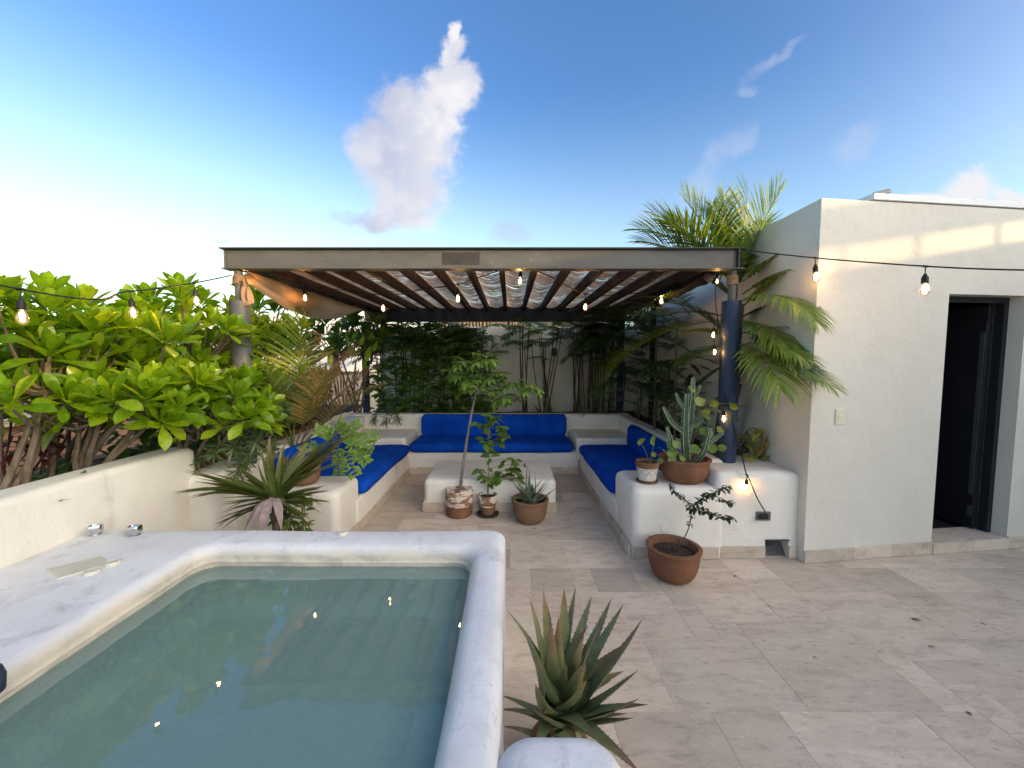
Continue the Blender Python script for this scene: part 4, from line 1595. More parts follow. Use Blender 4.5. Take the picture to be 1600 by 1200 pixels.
paddle_bush('paddle-leaf bush deep in the hedge, right of its middle', (-3.35, 4.3, 0.65), at(245, 550, 4.3), (0.6, 0.40, 0.44), 34, 0.18, 8, cap=80, front=0.5)
# yellow-green sprig hanging by the rear post
random.seed(31)
t = thing('hanging_sprig', at(575, 515, 5.6), 'bright yellow-green leaf sprig hanging by the rear left post', 'branch')
lv = []
p0 = at(560, 512, 5.6)
st = MB().tube(curve_pts(p0 + Vector((-0.1, 0.25, 0.1)), at(572, 570, 5.55), (0.03, 0, 0.05), 6), 0.006, 5)
for i, (u, v) in enumerate(((560, 528), (570, 535), (583, 530), (548, 545), (556, 552), (580, 552), (590, 545), (570, 562), (568, 575), (540, 532))):
    lv.append((PAD[i % 3], frame(at(u, v - 14, 5.55), Vector((rnd(-.35, .35), rnd(-.5, .0), -1)), Vector((rnd(-.3, .3), -1, 0.2)), rnd(0.15, 0.20))))
st.build('twig', 'green_stem', t)
add_leaves(t, lv, 'paddle_leaf', 40)


# ------------------------------------------------------------------ bare trunks and red stems low in the hedge
random.seed(12)
for nm, pts, r, lab in (
        ('bush_trunk', [at(15, 772, 2.05), at(50, 715, 2.12), at(62, 650, 2.2), at(85, 600, 2.2)], 0.021, 'bare grey-brown trunk rising at the left photo edge'),
        ('bush_trunk', [at(80, 752, 2.45), at(86, 700, 2.5), at(98, 660, 2.5), at(130, 640, 2.5)], 0.015, 'thin bare upright trunk, second from the left edge'),
        ('bush_trunk', [at(118, 742, 2.45), at(150, 700, 2.5), at(180, 665, 2.55), at(212, 637, 2.6)], 0.020, 'bare trunk slanting to the right over the parapet'),
        ('bush_trunk', [at(185, 665, 2.55), at(240, 664, 2.62), at(285, 645, 2.7), at(312, 630, 2.75)], 0.0085, 'yellow-green bare branch reaching right towards the post')):
    o = MB().tube(smooth_path(pts, 5), [r * (1.15 - 0.35 * i / 15) * rnd(0.93, 1.07) for i in range(16)], 9).build(nm, 'green_stem' if r < 0.01 else 'bark', org=pts[0])
    tag(o, lab, 'trunk')
t = thing('red_stem_shrub', at(30, 760, 2.35), 'red-stemmed shrub under the hedge at the left edge', 'shrub')
st = MB()
lv = []
REDL = blade('red_strap', 'red_leaf', 1, 0.22, LANCE, 0.25, 0.2)
for i in range(14):
    a = at(rnd(-10, 75), 765, rnd(2.3, 2.7))
    a.z = 0.74
    b = a + Vector((rnd(-.2, .2), rnd(-.1, .2), rnd(0.30, 0.50)))
    st.tube(curve_pts(a, b, (rnd(-.04, .04), 0, 0), 5), 0.006, 5)
    for k in range(7):
        d = rdir(-0.2, 0.8)
        lv.append((REDL, frame(a.lerp(b, rnd(0.4, 1)), d, (0, 0, 1), rnd(0.12, 0.2))))
st.build('stems', 'red_stem', t)
add_leaves(t, lv, 'red_leaf', 60)
# green undergrowth behind the trunks
random.seed(14)
t = thing('undergrowth_plant', (-3.0, 2.9, 0.72), 'strap-leaved green undergrowth between the hedge trunks', 'plant')
STR = blade('strap_leaf', 'shade_leaf', 1, 0.13, STRAP, 0.35, 0.25, 7)
lv = []
for i in range(150):
    y = rnd(1.7, 4.6)
    p = Vector((rnd(-3.3, -2.68), y, 0.70))
    lv.append((STR, frame(p, rdir(0.25, 0.9), (0, 0, 1), rnd(0.22, 0.42))))
add_leaves(t, lv, 'shade_leaf', 50)
random.seed(15)
UND = blade('undergrowth_oval', 'shade_leaf', 1, 0.46, OVAL, 0.2, 0.2, 4)
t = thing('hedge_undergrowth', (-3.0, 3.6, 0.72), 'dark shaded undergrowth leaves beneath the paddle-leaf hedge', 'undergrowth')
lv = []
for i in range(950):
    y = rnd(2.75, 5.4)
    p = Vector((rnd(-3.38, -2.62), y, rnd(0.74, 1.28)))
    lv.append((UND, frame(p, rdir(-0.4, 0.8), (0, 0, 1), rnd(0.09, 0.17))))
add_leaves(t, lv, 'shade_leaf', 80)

# ------------------------------------------------------------------ oleander-like twigs hanging over the left sofa wall
LAN = blade('oleander_blade', 'oleander_leaf', 1, 0.15, LANCE, 0.15, 0.2, 5)


def whorl_shrub(name, label, base, ends, L, seed, nl=9, mat='oleander_leaf', me=LAN, cap=140, cat='shrub'):
    random.seed(seed)
    t = thing(name, base, label, cat)
    st = MB()
    lv = []
    for e in ends:
        e = Vector(e)
        pts = curve_pts(base, e, (rnd(-.05, .05), rnd(-.05, .05), 0.12), 8)
        st.tube(pts, [0.008 - 0.0007 * i for i in range(9)], 5)
        d = (pts[-1] - pts[-3]).normalized()
        for w in range(4):
            c = pts[-1 - w] if w < 3 else pts[-2].lerp(pts[-1], .5)
            ph = rnd(0, 6)
            for i in range(nl):
                a = ph + i * 2.4
                e1 = d.orthogonal().normalized()
                e2 = d.cross(e1)
                tl = 0.35 + 1.2 * i / nl
                dd = d * math.cos(tl) + (e1 * math.cos(a) + e2 * math.sin(a)) * math.sin(tl)
                lv.append((me, frame(c, dd, d, L * rnd(0.7, 1.15))))
    st.build('stems', 'bark', t)
    add_leaves(t, lv, mat, cap)


whorl_shrub('oleander_shrub', 'narrow-leaved grey-green shrub spilling over the wall below the left post', at(400, 690, 3.35) + Vector((0, 0.1, -0.1)),
            [at(312, 720, 2.95), at(335, 708, 2.95), at(365, 700, 3.0), at(385, 725, 3.0), at(400, 690, 3.1), at(345, 690, 3.1), at(415, 665, 3.3), at(440, 640, 3.5), at(425, 705, 3.1), at(375, 668, 3.2), at(372, 738, 2.95),
             at(450, 610, 3.6), at(330, 680, 3.15)], 0.115, 41, cap=220)
whorl_shrub('oleander_shrub', 'dark narrow-leaved sprigs hanging over the rear left corner of the sofa', at(600, 640, 6.2) + Vector((0, 0, 0.0)),
            [at(585, 657, 5.88), at(603, 660, 5.88), at(622, 656, 5.88), at(611, 650, 5.95)], 0.13, 42, 8, cap=80)

# ------------------------------------------------------------------ young palms
def palm(name, label, base, fronds, mat, trunk=None, tmat='cane', group=None, cat='palm', **kw):
    base = Vector(base)
    t = thing(name, base, label, cat, group)
    if trunk:
        for pts, r in trunk:
            MB().tube(pts, r, 8).build('stem', tmat, t)
    for f in fronds:
        b, d, L, dr = f[:4]
        fm = f[4] if len(f) > 4 else mat
        k = dict(kw)
        if len(f) > 5:
            k.update(f[5])
        mb = frond_mesh(MB(), b, d, L, dr, k.get('nl', 26), k.get('ll', 0.30) * L / 1.2, k.get('lw', 0.022), k.get('v_up', 0.3), k.get('ca', 0.62), k.get('start', 0.22), k.get('ldroop', 0.30))
        mb.build('frond', fm, t, smooth=0)
    return t


random.seed(51)
# areca by the left bench: tired yellow and brown fronds
b0 = Vector((-2.20, 3.92, 0.62))
fr = []
for (u, v, Y), dr, mt in (((400, 560, 3.9), 0.55, 'palm_leaf'), ((470, 535, 3.9), 0.35, 'palm_leaf'), ((440, 540, 4.2), 0.3, 'palm_leaf'), ((565, 610, 3.9), 0.9, 'yellow_palm_leaf'), ((530, 565, 4.1), 0.7, 'brown_frond'),
                          ((555, 590, 4.4), 0.8, 'brown_frond'), ((500, 600, 3.7), 0.8, 'yellow_palm_leaf'), ((420, 600, 3.6), 0.9, 'palm_leaf'), ((540, 640, 4.2), 1.2, 'yellow_palm_leaf'), ((480, 560, 4.4), .5, 'yellow_palm_leaf')):
    e = at(u, v, Y)
    d = e - b0
    L = d.length * 1.18
    fr.append((b0 + Vector((rnd(-.03, .03), rnd(-.03, .03), 0)), d.normalized() + Vector((0, 0, 0.28 * dr + 0.05)), L, dr * 0.8, mt, dict(ll=0.40, lw=0.028)))
palm('areca_palm', 'young palm with yellowing and brown fronds beside the left bench', b0, fr, 'palm_leaf', nl=22, start=0.35, cat='palm')
# red-brown thicket beyond the left bench
random.seed(52)
t = thing('croton_thicket', (-2.75, 5.0, 0.72), 'reddish-brown twiggy thicket behind the left bench', 'shrub')
st = MB()
lv = []
for i in range(70):
    a = Vector((rnd(-3.3, -2.6), rnd(3.9, 6.2), 0.72))
    b = a + Vector((rnd(-.25, .25), rnd(-.2, .2), rnd(0.25, 0.75)))
    st.tube(curve_pts(a, b, (rnd(-.08, .08), 0, 0), 4), 0.004, 4)
    for k in range(7):
        lv.append((REDL, frame(a.lerp(b, rnd(0.3, 1)), rdir(-0.5, 0.8), (0, 0, 1), rnd(0.09, 0.17))))
st.build('twigs', 'red_stem', t)
add_leaves(t, lv, 'red_leaf', 60)
# fresh yellow-green leaf shoots over the thicket
SHO = blade('shoot_leaf', 'round_leaf', 1, 0.28, LANCE, 0.2, 0.2, 5)
random.seed(53)
t = thing('leafy_shrub', at(455, 640, 4.9), 'light green leafy shoots behind the young palm', 'shrub')
lv = []
st = MB()
for i in range(34):
    p = at(rnd(395, 520), rnd(545, 612), rnd(4.6, 5.2))
    a = Vector((p.x + rnd(-.15, .15), p.y, 0.75))
    st.tube(curve_pts(a, p, (rnd(-.05, .05), 0, 0), 4), 0.005, 4)
    for k in range(8):
        lv.append((SHO, frame(p - Vector((0, 0, rnd(0, 0.15))), rdir(-0.1, 1), (0, 0, 1), rnd(0.10, 0.17))))
st.build('stems', 'green_stem', t)
add_leaves(t, lv, 'round_leaf', 100)

# ------------------------------------------------------------------ fan of strap leaves in front of the left arm block
random.seed(61)
c = at(432, 782, 2.72)
t = thing('strap_leaf_plant', (c.x, c.y, 0), 'tuft of olive strap leaves with dried mauve ones, left of the sofa opening', 'plant')
FS = [blade('fan_strap_%d' % i, 'fan_leaf', 1, (0.085, 0.105, 0.125)[i], STRAP, (0.12, 0.3, 0.05)[i], 0.4, 8, (0.0, 0.3, -0.3)[i]) for i in range(3)]
MV = [blade('mauve_strap_%d' % i, 'mauve_leaf', 1, (0.24, 0.28)[i], [0.35, 0.6, 0.9, 1.0, 0.9, 0.55, 0.05], 0.75, 0.5, 8) for i in range(2)]
MB().tube([(c.x, c.y, 0.0), (c.x + 0.005, c.y, 0.25), c + Vector((0, 0, 0.02))], [0.045, 0.04, 0.03], 9).build('stem', 'bark', t)
lv = []
for (u, v), dy, n in (((290, 742), -0.1, 4), ((300, 750), 0.05, 3), ((340, 790), -0.15, 3), ((335, 812), -0.05, 2), ((425, 690), 0.0, 4), ((400, 715), -0.1, 3), ((452, 700), 0.1, 4), ((500, 690), 0.1, 5), ((525, 688), 0.05, 5),
                      ((515, 700), -0.05, 4), ((480, 715), -0.1, 3), ((508, 762), 0.0, 3), ((505, 780), -0.1, 2), ((490, 812), -0.05, 2), ((360, 760), -0.2, 2), ((540, 672), .1, 2), ((380, 735), 0.15, 3)):
    for k in range(n + 3):
        e = at(u + rnd(-14, 14), v + rnd(-10, 10), c.y + dy + rnd(-.05, .05))
        d = e - c
        up = Vector((0, 0, 1)) if abs(d.normalized().z) < 0.8 else Vector((0, -1, 0))
        me = random.choice(FS)
        lv.append((me, frame(c + rdir() * 0.02, d.normalized() + Vector((0, 0, 0.10)), up, d.length * rnd(0.92, 1.06), d.length * rnd(0.8, 1.0))))
add_leaves(t, lv, 'fan_leaf', 140)
lv = []
for dx, dy, s in ((-0.10, -0.12, 0.24), (0.02, -0.16, 0.25), (0.09, -0.10, 0.22), (-0.17, -0.06, 0.22), (0.15, -0.02, 0.17), (-0.04, -0.14, 0.26)):
    lv.append((MV[int(dx > 0)], frame(c + Vector((0, -0.02, 0.03)), Vector((dx, dy, -0.01)), (0, 0, 1), s, s * 0.9)))
add_leaves(t, lv, 'mauve_leaf', 20, name='dried_leaf')
# low leafy plant at its foot
random.seed(62)
OV = blade('oval_leaf', 'citrus_leaf', 1, 0.48, OVAL, 0.15, 0.2, 5)
p = at(470, 822, 2.85)
t = thing('low_leafy_plant', (p.x, p.y, 0), 'small leafy plant at the foot of the strap-leaf tuft', 'plant')
lv = []
st = MB()
for i in range(18):
    e = at(rnd(425, 480), rnd(765, 818), rnd(2.70, 2.9))
    st.tube(curve_pts((p.x, p.y, 0), e, (rnd(-.03, .03), 0, 0), 4), 0.004, 4)
    for k in range(5):
        lv.append((OV, frame(e - Vector((0, 0, rnd(0, .12))), rdir(-0.3, 0.6), (0, 0, 1), rnd(0.06, 0.10))))
st.build('stems', 'green_stem', t)
add_leaves(t, lv, 'citrus_leaf', 90)

# ------------------------------------------------------------------ pots
def pot(name, label, c, prof, mat, soil_z, soil_r, cat='pot', k=32, wob=0.006, group=None, extra=None):
    c = Vector(c)
    t = thing(name, c, label, cat, group)
    MB().lathe(c, prof, k, wob).build('body', mat, t)
    mb = MB()
    n = 20
    mb.v.append(c + Vector((0, 0, soil_z + 0.01)))
    for j in range(n):
        a = 2 * PI * j / n
        mb.v.append(c + Vector((math.cos(a) * soil_r * .5, math.sin(a) * soil_r * .5, soil_z + rnd(0, 0.012))))
    for j in range(n):
        a = 2 * PI * j / n
        mb.v.append(c + Vector((math.cos(a) * soil_r, math.sin(a) * soil_r, soil_z)))
    for j in range(n):
        q = (j + 1) % n
        mb.f.append((0, 1 + j, 1 + q))
        mb.f.append((1 + j, 1 + n + j, 1 + n + q, 1 + q))
    mb.build('soil', 'soil', t)
    return t


def bowl(R0, H, rb, rim=0.018, lip=0.012):
    """rounded terracotta bowl profile, outside up and inside down"""
    pr = [(rb * 0.9, 0), (rb, 0.004)]
    for i in range(1, 8):
        a = i / 7
        pr.append((rb + (R0 - rb) * math.sin(a * PI / 2) ** 0.8, H * (1 - math.cos(a * PI / 2)) * 0.86 + 0.004))
    pr += [(R0 + lip * .6, H * 0.88), (R0 + lip, H * 0.92), (R0 + lip, H * 0.985), (R0 + lip * .4, H), (R0 - rim * .7, H), (R0 - rim, H * 0.96), (R0 - rim * 1.4, H * 0.7), (rb * .9, H * 0.3)]
    return pr


# three pots in front of the table
c1 = onz(717, 806, 0)
c1.y += 0.04
pot('flower_pot', 'cylindrical terracotta pot with flaking white paint, holding the tall sapling', c1,
    [(0.118, 0), (0.130, 0.012), (0.136, 0.10), (0.137, 0.22), (0.134, 0.262), (0.128, 0.270), (0.114, 0.268), (0.110, 0.235), (0.108, 0.1)], 'terracotta', 0.232, 0.112)
MB().lathe(c1, [(0.1375, 0.115), (0.1385, 0.12), (0.1395, 0.22), (0.1365, 0.264), (0.129, 0.2725), (0.112, 0.271)], 32, 0.006).build('paint_band', 'chipped_white', [o for o in ORG if o.name.startswith('flower_pot')][-1])
c2 = onz(762, 806, 0)
c2.y += 0.03
t = pot('flower_pot', 'small tapered dark clay pot with a white rim, on a saucer', c2,
        [(0.062, 0.014), (0.066, 0.016), (0.084, 0.135), (0.088, 0.138)], 'bare_clay', 0.185, 0.084)
MB().lathe(c2, [(0.089, 0.134), (0.098, 0.138), (0.103, 0.205), (0.099, 0.212), (0.089, 0.210), (0.085, 0.19), (0.08, 0.1)], 32, .005).build('rim', 'chipped_white', t)
MB().lathe(c2, [(0.085, 0), (0.104, 0.002), (0.114, 0.020), (0.109, 0.021), (0.10, 0.009), (0.0, 0.008)], 32).build('saucer', 'rusty_iron', t)
c3 = onz(829, 806, 0)
c3.y = 3.715
c3.x = 0.195
pot('flower_pot', 'round brown clay bowl holding the small aloe', c3, bowl(0.170, 0.225, 0.09), 'bare_clay', 0.185, 0.158, wob=0.004)
# on the right arm block
c4 = at(1011, 746, 3.18)
c4.z = 0.558
t = pot('flower_pot', 'small white pot with carved net pattern and terracotta rim on the right arm block', c4,
        [(0.062, 0.012), (0.066, 0.014), (0.086, 0.128), (0.088, 0.130), (0.092, 0.131), (0.097, 0.172), (0.093, 0.178), (0.083, 0.175), (0.078, 0.14), (0.07, .05)], 'terracotta', 0.150, 0.080)
MB().lathe(c4, [(0.0645, 0.016), (0.0705, 0.03), (0.0755, 0.06), (0.081, 0.09), (0.0875, 0.128)], 32).build('white_band', 'pot_white', t)
MB().lathe(c4, [(0.075, 0), (0.082, 0.001), (0.088, 0.014), (0.083, 0.015), (0.075, 0.008), (0, 0.007)], 32).build('saucer', 'bare_clay', t)
net = MB()
random.seed(5)
for row in range(3):
    for k in range(9):
        a0 = 2 * PI * (k + 0.5 * (row % 2)) / 9
        z0 = 0.030 + row * 0.036
        pts = []
        for i in range(7):
            q = 2 * PI * i / 6
            aa = a0 + 0.33 * math.cos(q)
            zz = z0 + 0.019 * math.sin(q)
            zz = min(max(zz, 0.018), 0.124)
            rr = 0.0652 + (zz - 0.016) * 0.205
            pts.append(c4 + Vector((math.cos(aa) * rr, math.sin(aa) * rr, zz)))
        net.tube(pts, 0.0021, 4)
net.build('carved_net', 'bare_clay', t)
c5 = at(1068, 750, 3.21)
c5.z = 0.556
pot('flower_pot', 'large terracotta bowl on the right arm block, holding the cactus', c5, bowl(0.196, 0.205, 0.095), 'terracotta', 0.172, 0.165)
# on the terrace floor
c6 = onz(1060, 890, 0)
c6.y = 2.735
c6.x = 1.18
pot('flower_pot', 'terracotta bowl standing on the terrace floor in front of the planter', c6, bowl(0.178, 0.235, 0.09, 0.022), 'terracotta', 0.185, 0.160)
# behind the strap leaves on the left arm
c7 = at(476, 752, 3.32)
c7.z = 0.498
pot('flower_pot', 'pale clay pot on the left arm block, half hidden by strap leaves', c7, bowl(0.135, 0.20, 0.075), 'bare_clay', 0.16, 0.12)
random.seed(71)

# ------------------------------------------------------------------ tall sapling
SL5 = blade('sapling_leaflet', 'sapling_leaf', 1, 0.34, LANCE, 0.25, 0.2, 5)


def palmate(mb_list, pos, d, L, n=5):
    d = Vector(d).normalized()
    side = d.cross(Vector((0, 0, 1)))
    if side.length < .1:
        side = Vector((1, 0, 0))
    side.normalize()
    for i in range(n):
        a = (i - (n - 1) / 2) * 0.62
        dd = d * math.cos(a) + side * math.sin(a) + Vector((0, 0, -0.25))
        mb_list.append((SL5, frame(pos, dd, (0, 0, 1), L * (1 - 0.10 * abs(i - (n - 1) / 2)) * rnd(.85, 1.1))))


t = thing('sapling', c1 + Vector((0, 0, 0.232)), 'tall thin-stemmed sapling with palmate leaves before the blue cushions', 'sapling')
stem = smooth_path([c1 + Vector((0.012, 0, 0.225)), at(722, 740, c1.y), at(730, 685, c1.y), at(738, 640, c1.y), at(747, 600, c1.y)], 5)
st = MB().tube(stem, [0.019 - 0.0006 * i for i in range(len(stem))], 8)
lv = []
top = stem[-1]
for (u, v, dY), nlf in (((725, 565, 0), 9), ((760, 558, -.05), 8), ((775, 585, 0.05), 8), ((800, 600, 0), 8), ((825, 605, -0.05), 8), ((750, 610, -0.1), 5), ((785, 620, 0.1), 7), ((715, 580, .08), 5), ((740, 590, .05), 6), ((808, 625, 0.05), 5)):
    e = at(u, v, c1.y + dY)
    br_ = curve_pts(stem[-1 if v < 600 else -3], e, (0, 0, 0.03), 5)
    st.tube(br_, [0.006, 0.0055, 0.005, 0.004, 0.0035, 0.003], 5)
    for k in range(nlf + 3):
        q = br_[rnd(0, 1) > 0.35 and 5 or 4]
        d = rdir(-0.35, 0.6)
        pe = q + d * rnd(0.03, 0.11)
        st.tube([q, pe], 0.0018, 4, cap=False)
        palmate(lv, pe, d, rnd(0.10, 0.15))
st.build('stem', 'grey_bark', t)
add_leaves(t, lv, 'sapling_leaf', 240)

# ------------------------------------------------------------------ small citrus-like sapling
random.seed(72)
OV2 = blade('sapling_oval_leaf', 'citrus_leaf', 1, 0.50, OVAL, 0.2, 0.25, 5)
t = thing('citrus_sapling', c2 + Vector((0, 0, 0.185)), 'small oval-leaved sapling in the saucer pot', 'sapling')
stem = smooth_path([c2 + Vector((0, 0, 0.18)), at(763, 750, c2.y), at(764, 715, c2.y), at(763, 690, c2.y), at(766, 650, c2.y)], 4)
st = MB().tube(stem, [0.009 - 0.0003 * i for i in range(len(stem))], 6)
lv = []
for (u, v, dY), n in (((748, 662, 0), 6), ((768, 655, -.05), 7), ((785, 668, .03), 7), ((793, 680, -.03), 6), ((755, 690, -.05), 6), ((775, 690, 0), 7), ((765, 700, .05), 5), ((752, 672, .05), 5), ((780, 652, 0), 5), ((768, 712, 0), 4),
                      ((750, 738, -.03), 6), ((772, 742, 0), 6), ((780, 748, .03), 4), ((758, 750, -.05), 4), ((804, 735, .05), 8), ((815, 725, 0), 6), ((806, 748, 0), 5), ((800, 715, .04), 3)):
    e = at(u, v, c2.y + dY)
    src = min(stem, key=lambda q: abs(q.z - (e.z - 0.04)))
    br_ = curve_pts(src, e, (0, 0, 0.015), 3)
    st.tube(br_, 0.0028, 4)
    for k in range(n):
        lv.append((OV2, frame(e + rdir() * 0.03, rdir(-0.6, 0.5), Vector((0, -.5, 1)), rnd(0.075, 0.115))))
    for k in range(n // 2):
        lv.append((OV2, frame(br_[1].lerp(e, rnd(0, 1)) + rdir() * 0.03, rdir(-0.6, 0.5), Vector((0, -.7, 1)), rnd(0.07, 0.10))))
st.build('stem', 'grey_bark', t)
add_leaves(t, lv, 'citrus_leaf', 170)


# ------------------------------------------------------------------ aloes
def aloe_leaf(name, mat, L, W, T, curve, teeth=15, rows=10):
    """thick pointed leaf along +Y: hollow upper face, keeled back, toothed edges"""
    mb = MB()
    ctr = []
    for i in range(rows + 1):
        t = i / rows
        w = W / 2 * (1 - t) ** 0.72 * (0.82 + 0.4 * math.sin(PI * min(1, t * 1.6 + 0.15)) * (1 - t))
        th = T * (1 - t) ** 0.8
        z = curve * L * (t * t - 0.25 * t)
        y = L * t * (1 - 0.12 * abs(curve) * t)
        ctr.append((w, y, z))
        if i == rows:
            w = 0.0006
            th = 0.0006
        for px, pz in ((-1, 0.0), (-0.5, -0.20), (0, -0.30), (0.5, -0.20), (1, 0.0), (0.62, -0.72), (0, -1.0), (-0.62, -0.72)):
            mb.v.append(Vector((px * w, y, z + pz * th)))
    for i in range(rows):
        for j in range(8):
            a0 = i * 8 + j
            a1 = i * 8 + (j + 1) % 8
            mb.f.append((a0, a1, a1 + 8, a0 + 8))
    for s in (-1, 1):
        for k in range(teeth):
            t = 0.10 + 0.80 * k / teeth
            a = int(t * rows)
            f = t * rows - a
            w = ctr[a][0] + (ctr[a + 1][0] - ctr[a][0]) * f
            y = ctr[a][1] + (ctr[a + 1][1] - ctr[a][1]) * f
            z = ctr[a][2] + (ctr[a + 1][2] - ctr[a][2]) * f
            n = len(mb.v)
            h = 0.010 * L
            mb.v += [Vector((s * w * 0.96, y - h * 0.7, z)), Vector((s * w * 0.96, y + h * 0.7, z)), Vector((s * (w + h * 1.1), y + h * 0.9, z + 0.002))]
            mb.f.append((n, n + 1, n + 2))
    return mb.mesh(name, mat, smooth=50)


AL = [aloe_leaf('aloe_leaf_%d' % i, 'aloe_leaf', 1, 0.165, 0.045, c_) for i, c_ in enumerate((0.06, -0.10, 0.16, -0.22))]
ALG = [aloe_leaf('small_aloe_leaf_%d' % i, 'aloe_leaf_grey', 1, 0.14, 0.045, c_, 8, 7) for i, c_ in enumerate((0.05, -0.15, 0.2))]
random.seed(81)
ac = Vector((0.19, 1.42, 0))
pot('flower_pot', 'clay pot at the foot of the large aloe, behind the ledge', ac, bowl(0.10, 0.10, 0.08), 'bare_clay', 0.085, 0.088)
t = thing('aloe_plant', ac + Vector((0, 0, 0.10)), 'large spiky aloe with reddish tips in the foreground beside the pool', 'aloe')
cb = ac + Vector((0, 0, 0.23))
MB().tube([ac + Vector((0, 0, 0.08)), ac + Vector((0, 0, 0.21))], [0.04, 0.03], 10).build('stem', 'dry_leaf', t)
lv = []
#      tip pixel, tip depth, bend variant
for u, v, Y, k in ((800, 953, 1.40, 3), (792, 980, 1.34, 1), (845, 932, 1.50, 0), (842, 946, 1.42, 1), (855, 955, 1.55, 0), (879, 925, 1.52, 2), (902, 931, 1.50, 0), (916, 942, 1.55, 1), (872, 982, 1.36, 0), (923, 984, 1.38, 1),
                   (954, 950, 1.52, 0), (972, 960, 1.46, 0), (962, 1006, 1.46, 1), (1014, 996, 1.36, 2), (993, 1062, 1.26, 0), (990, 1085, 1.18, 1), (793, 1056, 1.22, 2), (801, 1040, 1.24, 0), (860, 990, 1.30, 0), (908, 1022, 1.22, 1),
                   (919, 1090, 1.18, 2), (922, 1128, 1.12, 1), (1002, 1122, 1.15, 2), (980, 1158, 1.10, 3), (818, 1100, 1.16, 2), (835, 1122, 1.12, 0), (889, 1010, 1.62, 0), (938, 1010, 1.62, 0)):
    e = at(u, v, Y)
    e.x = max(e.x, 0.075)
    b = cb + Vector((rnd(-.03, .03), rnd(-.03, .03), rnd(-0.05, 0.03)))
    rad = Vector((e.x - b.x, e.y - b.y, 0))
    out = rad.normalized() if rad.length > 0.02 else Vector((0, -1, 0))
    d = e - b
    upv = (-out * 0.9 + Vector((0, 0, 0.5)))
    L = d.length * 1.09
    lv.append((AL[k], frame(b, d, upv, L, max(0.62, L * 1.45))))
    if random.random() < 0.6:
        d2 = d + Vector((rnd(-.03, .09), rnd(-.09, .05), rnd(-0.12, 0.0)))
        lv.append((random.choice(AL), frame(b, d2, upv, L * rnd(0.6, 0.85), 0.56)))
for i in range(14):
    a = rnd(0, 6.28)
    o2 = Vector((math.cos(a), math.sin(a), 0))
    lv.append((AL[3], frame(cb + Vector((0, 0, -0.08 + rnd(-.08, .04))), o2 + Vector((0, 0, rnd(-.5, 0.3))), Vector((0, 0, 1)), rnd(0.18, 0.30), 0.34)))
add_leaves(t, lv, 'aloe_leaf', 80)
# small aloe in the bowl
random.seed(82)
t = thing('aloe_plant', c3 + Vector((0, 0, 0.185)), 'small grey-green aloe in the round bowl by the table', 'aloe')
lv = []
b = c3 + Vector((0.0, 0, 0.19))
for u, v in ((786, 768), (790, 748), (800, 738), (812, 745), (818, 727), (822, 740), (832, 735), (838, 732), (846, 745), (852, 740), (866, 745), (858, 757), (806, 760), (843, 765), (868, 765), (826, 752), (795, 782), (860, 775), (835, 750)):
    e = at(u, v, c3.y + rnd(-0.12, 0.08))
    d = e - b
    out = Vector((d.x, d.y, 0)).normalized()
    lv.append((random.choice(ALG), frame(b + Vector((rnd(-.04, .04), rnd(-.04, .02), 0)), d, -out + Vector((0, 0, 0.5)), d.length, 0.40)))
add_leaves(t, lv, 'aloe_leaf_grey', 40)

# ------------------------------------------------------------------ cactus (candelabra spurge) and round-leaved vine in the big bowl
random.seed(91)


def spurge(mb, ridge, pts, r):
    n = len(pts)
    k = 8
    n0 = len(mb.v)
    rid = {j: [] for j in (0, 2, 4, 6)}
    for i, p in enumerate(pts):
        t = (pts[min(i + 1, n - 1)] - pts[max(i - 1, 0)]).normalized()
        a = t.cross(Vector((0, 1, 0.1))).normalized()
        b = t.cross(a)
        rr = r * (1 - 0.55 * (i / (n - 1)) ** 3)
        for j in range(k):
            q = 2 * PI * j / k + PI / 4
            f = (1.0 + (0.16 if i % 2 else 0.0)) if j % 2 == 0 else 0.42
            w = p + (a * math.cos(q) + b * math.sin(q)) * rr * f
            mb.v.append(w)
            if j % 2 == 0:
                rid[j].append(p + (a * math.cos(q) + b * math.sin(q)) * rr * f * 1.02)
    for i in range(n - 1):
        for j in range(k):
            a0 = n0 + i * k + j
            a1 = n0 + i * k + (j + 1) % k
            mb.f.append((a0, a1, a1 + k, a0 + k))
    mb.f.append(tuple(n0 + (n - 1) * k + j for j in range(k)))
    for j in rid:
        ridge.tube(rid[j], r * 0.10, 4)
        for i, p in enumerate(rid[j]):
            if i % 2:
                o_ = (p - pts[i]).normalized()
                ridge.tube([p, p + o_ * r * 0.55], [r * 0.06, r * 0.01], 3, cap=False)


t = thing('cactus', c5 + Vector((0, 0, 0.172)), 'green candelabra cactus with pale ridges in the large bowl', 'cactus')
zb = c5 + Vector((0.02, 0.0, 0.16))
arms = [([zb, at(1070, 680, 3.21), at(1073, 615, 3.21)], 0.030), ([at(1074, 690, 3.23), at(1080, 640, 3.25), at(1083, 590, 3.25)], 0.025), ([at(1068, 675, 3.2), at(1050, 660, 3.18), at(1036, 636, 3.16)], 0.019),
        ([zb + Vector((-0.06, -0.02, 0)), at(1052, 700, 3.15), at(1042, 667, 3.12)], 0.019), ([zb + Vector((0.06, -0.02, 0)), at(1100, 705, 3.14), at(1110, 668, 3.12)], 0.020), ([at(1104, 695, 3.14), at(1117, 685, 3.12), at(1130, 676, 3.10)], 0.017),
        ([at(1073, 672, 3.21), at(1090, 660, 3.22), at(1100, 650, 3.22)], 0.017), ([at(1071, 640, 3.2), at(1062, 628, 3.2), at(1056, 614, 3.2)], 0.015), ([at(1082, 625, 3.25), at(1090, 612, 3.25), at(1094, 602, 3.25)], 0.014)]
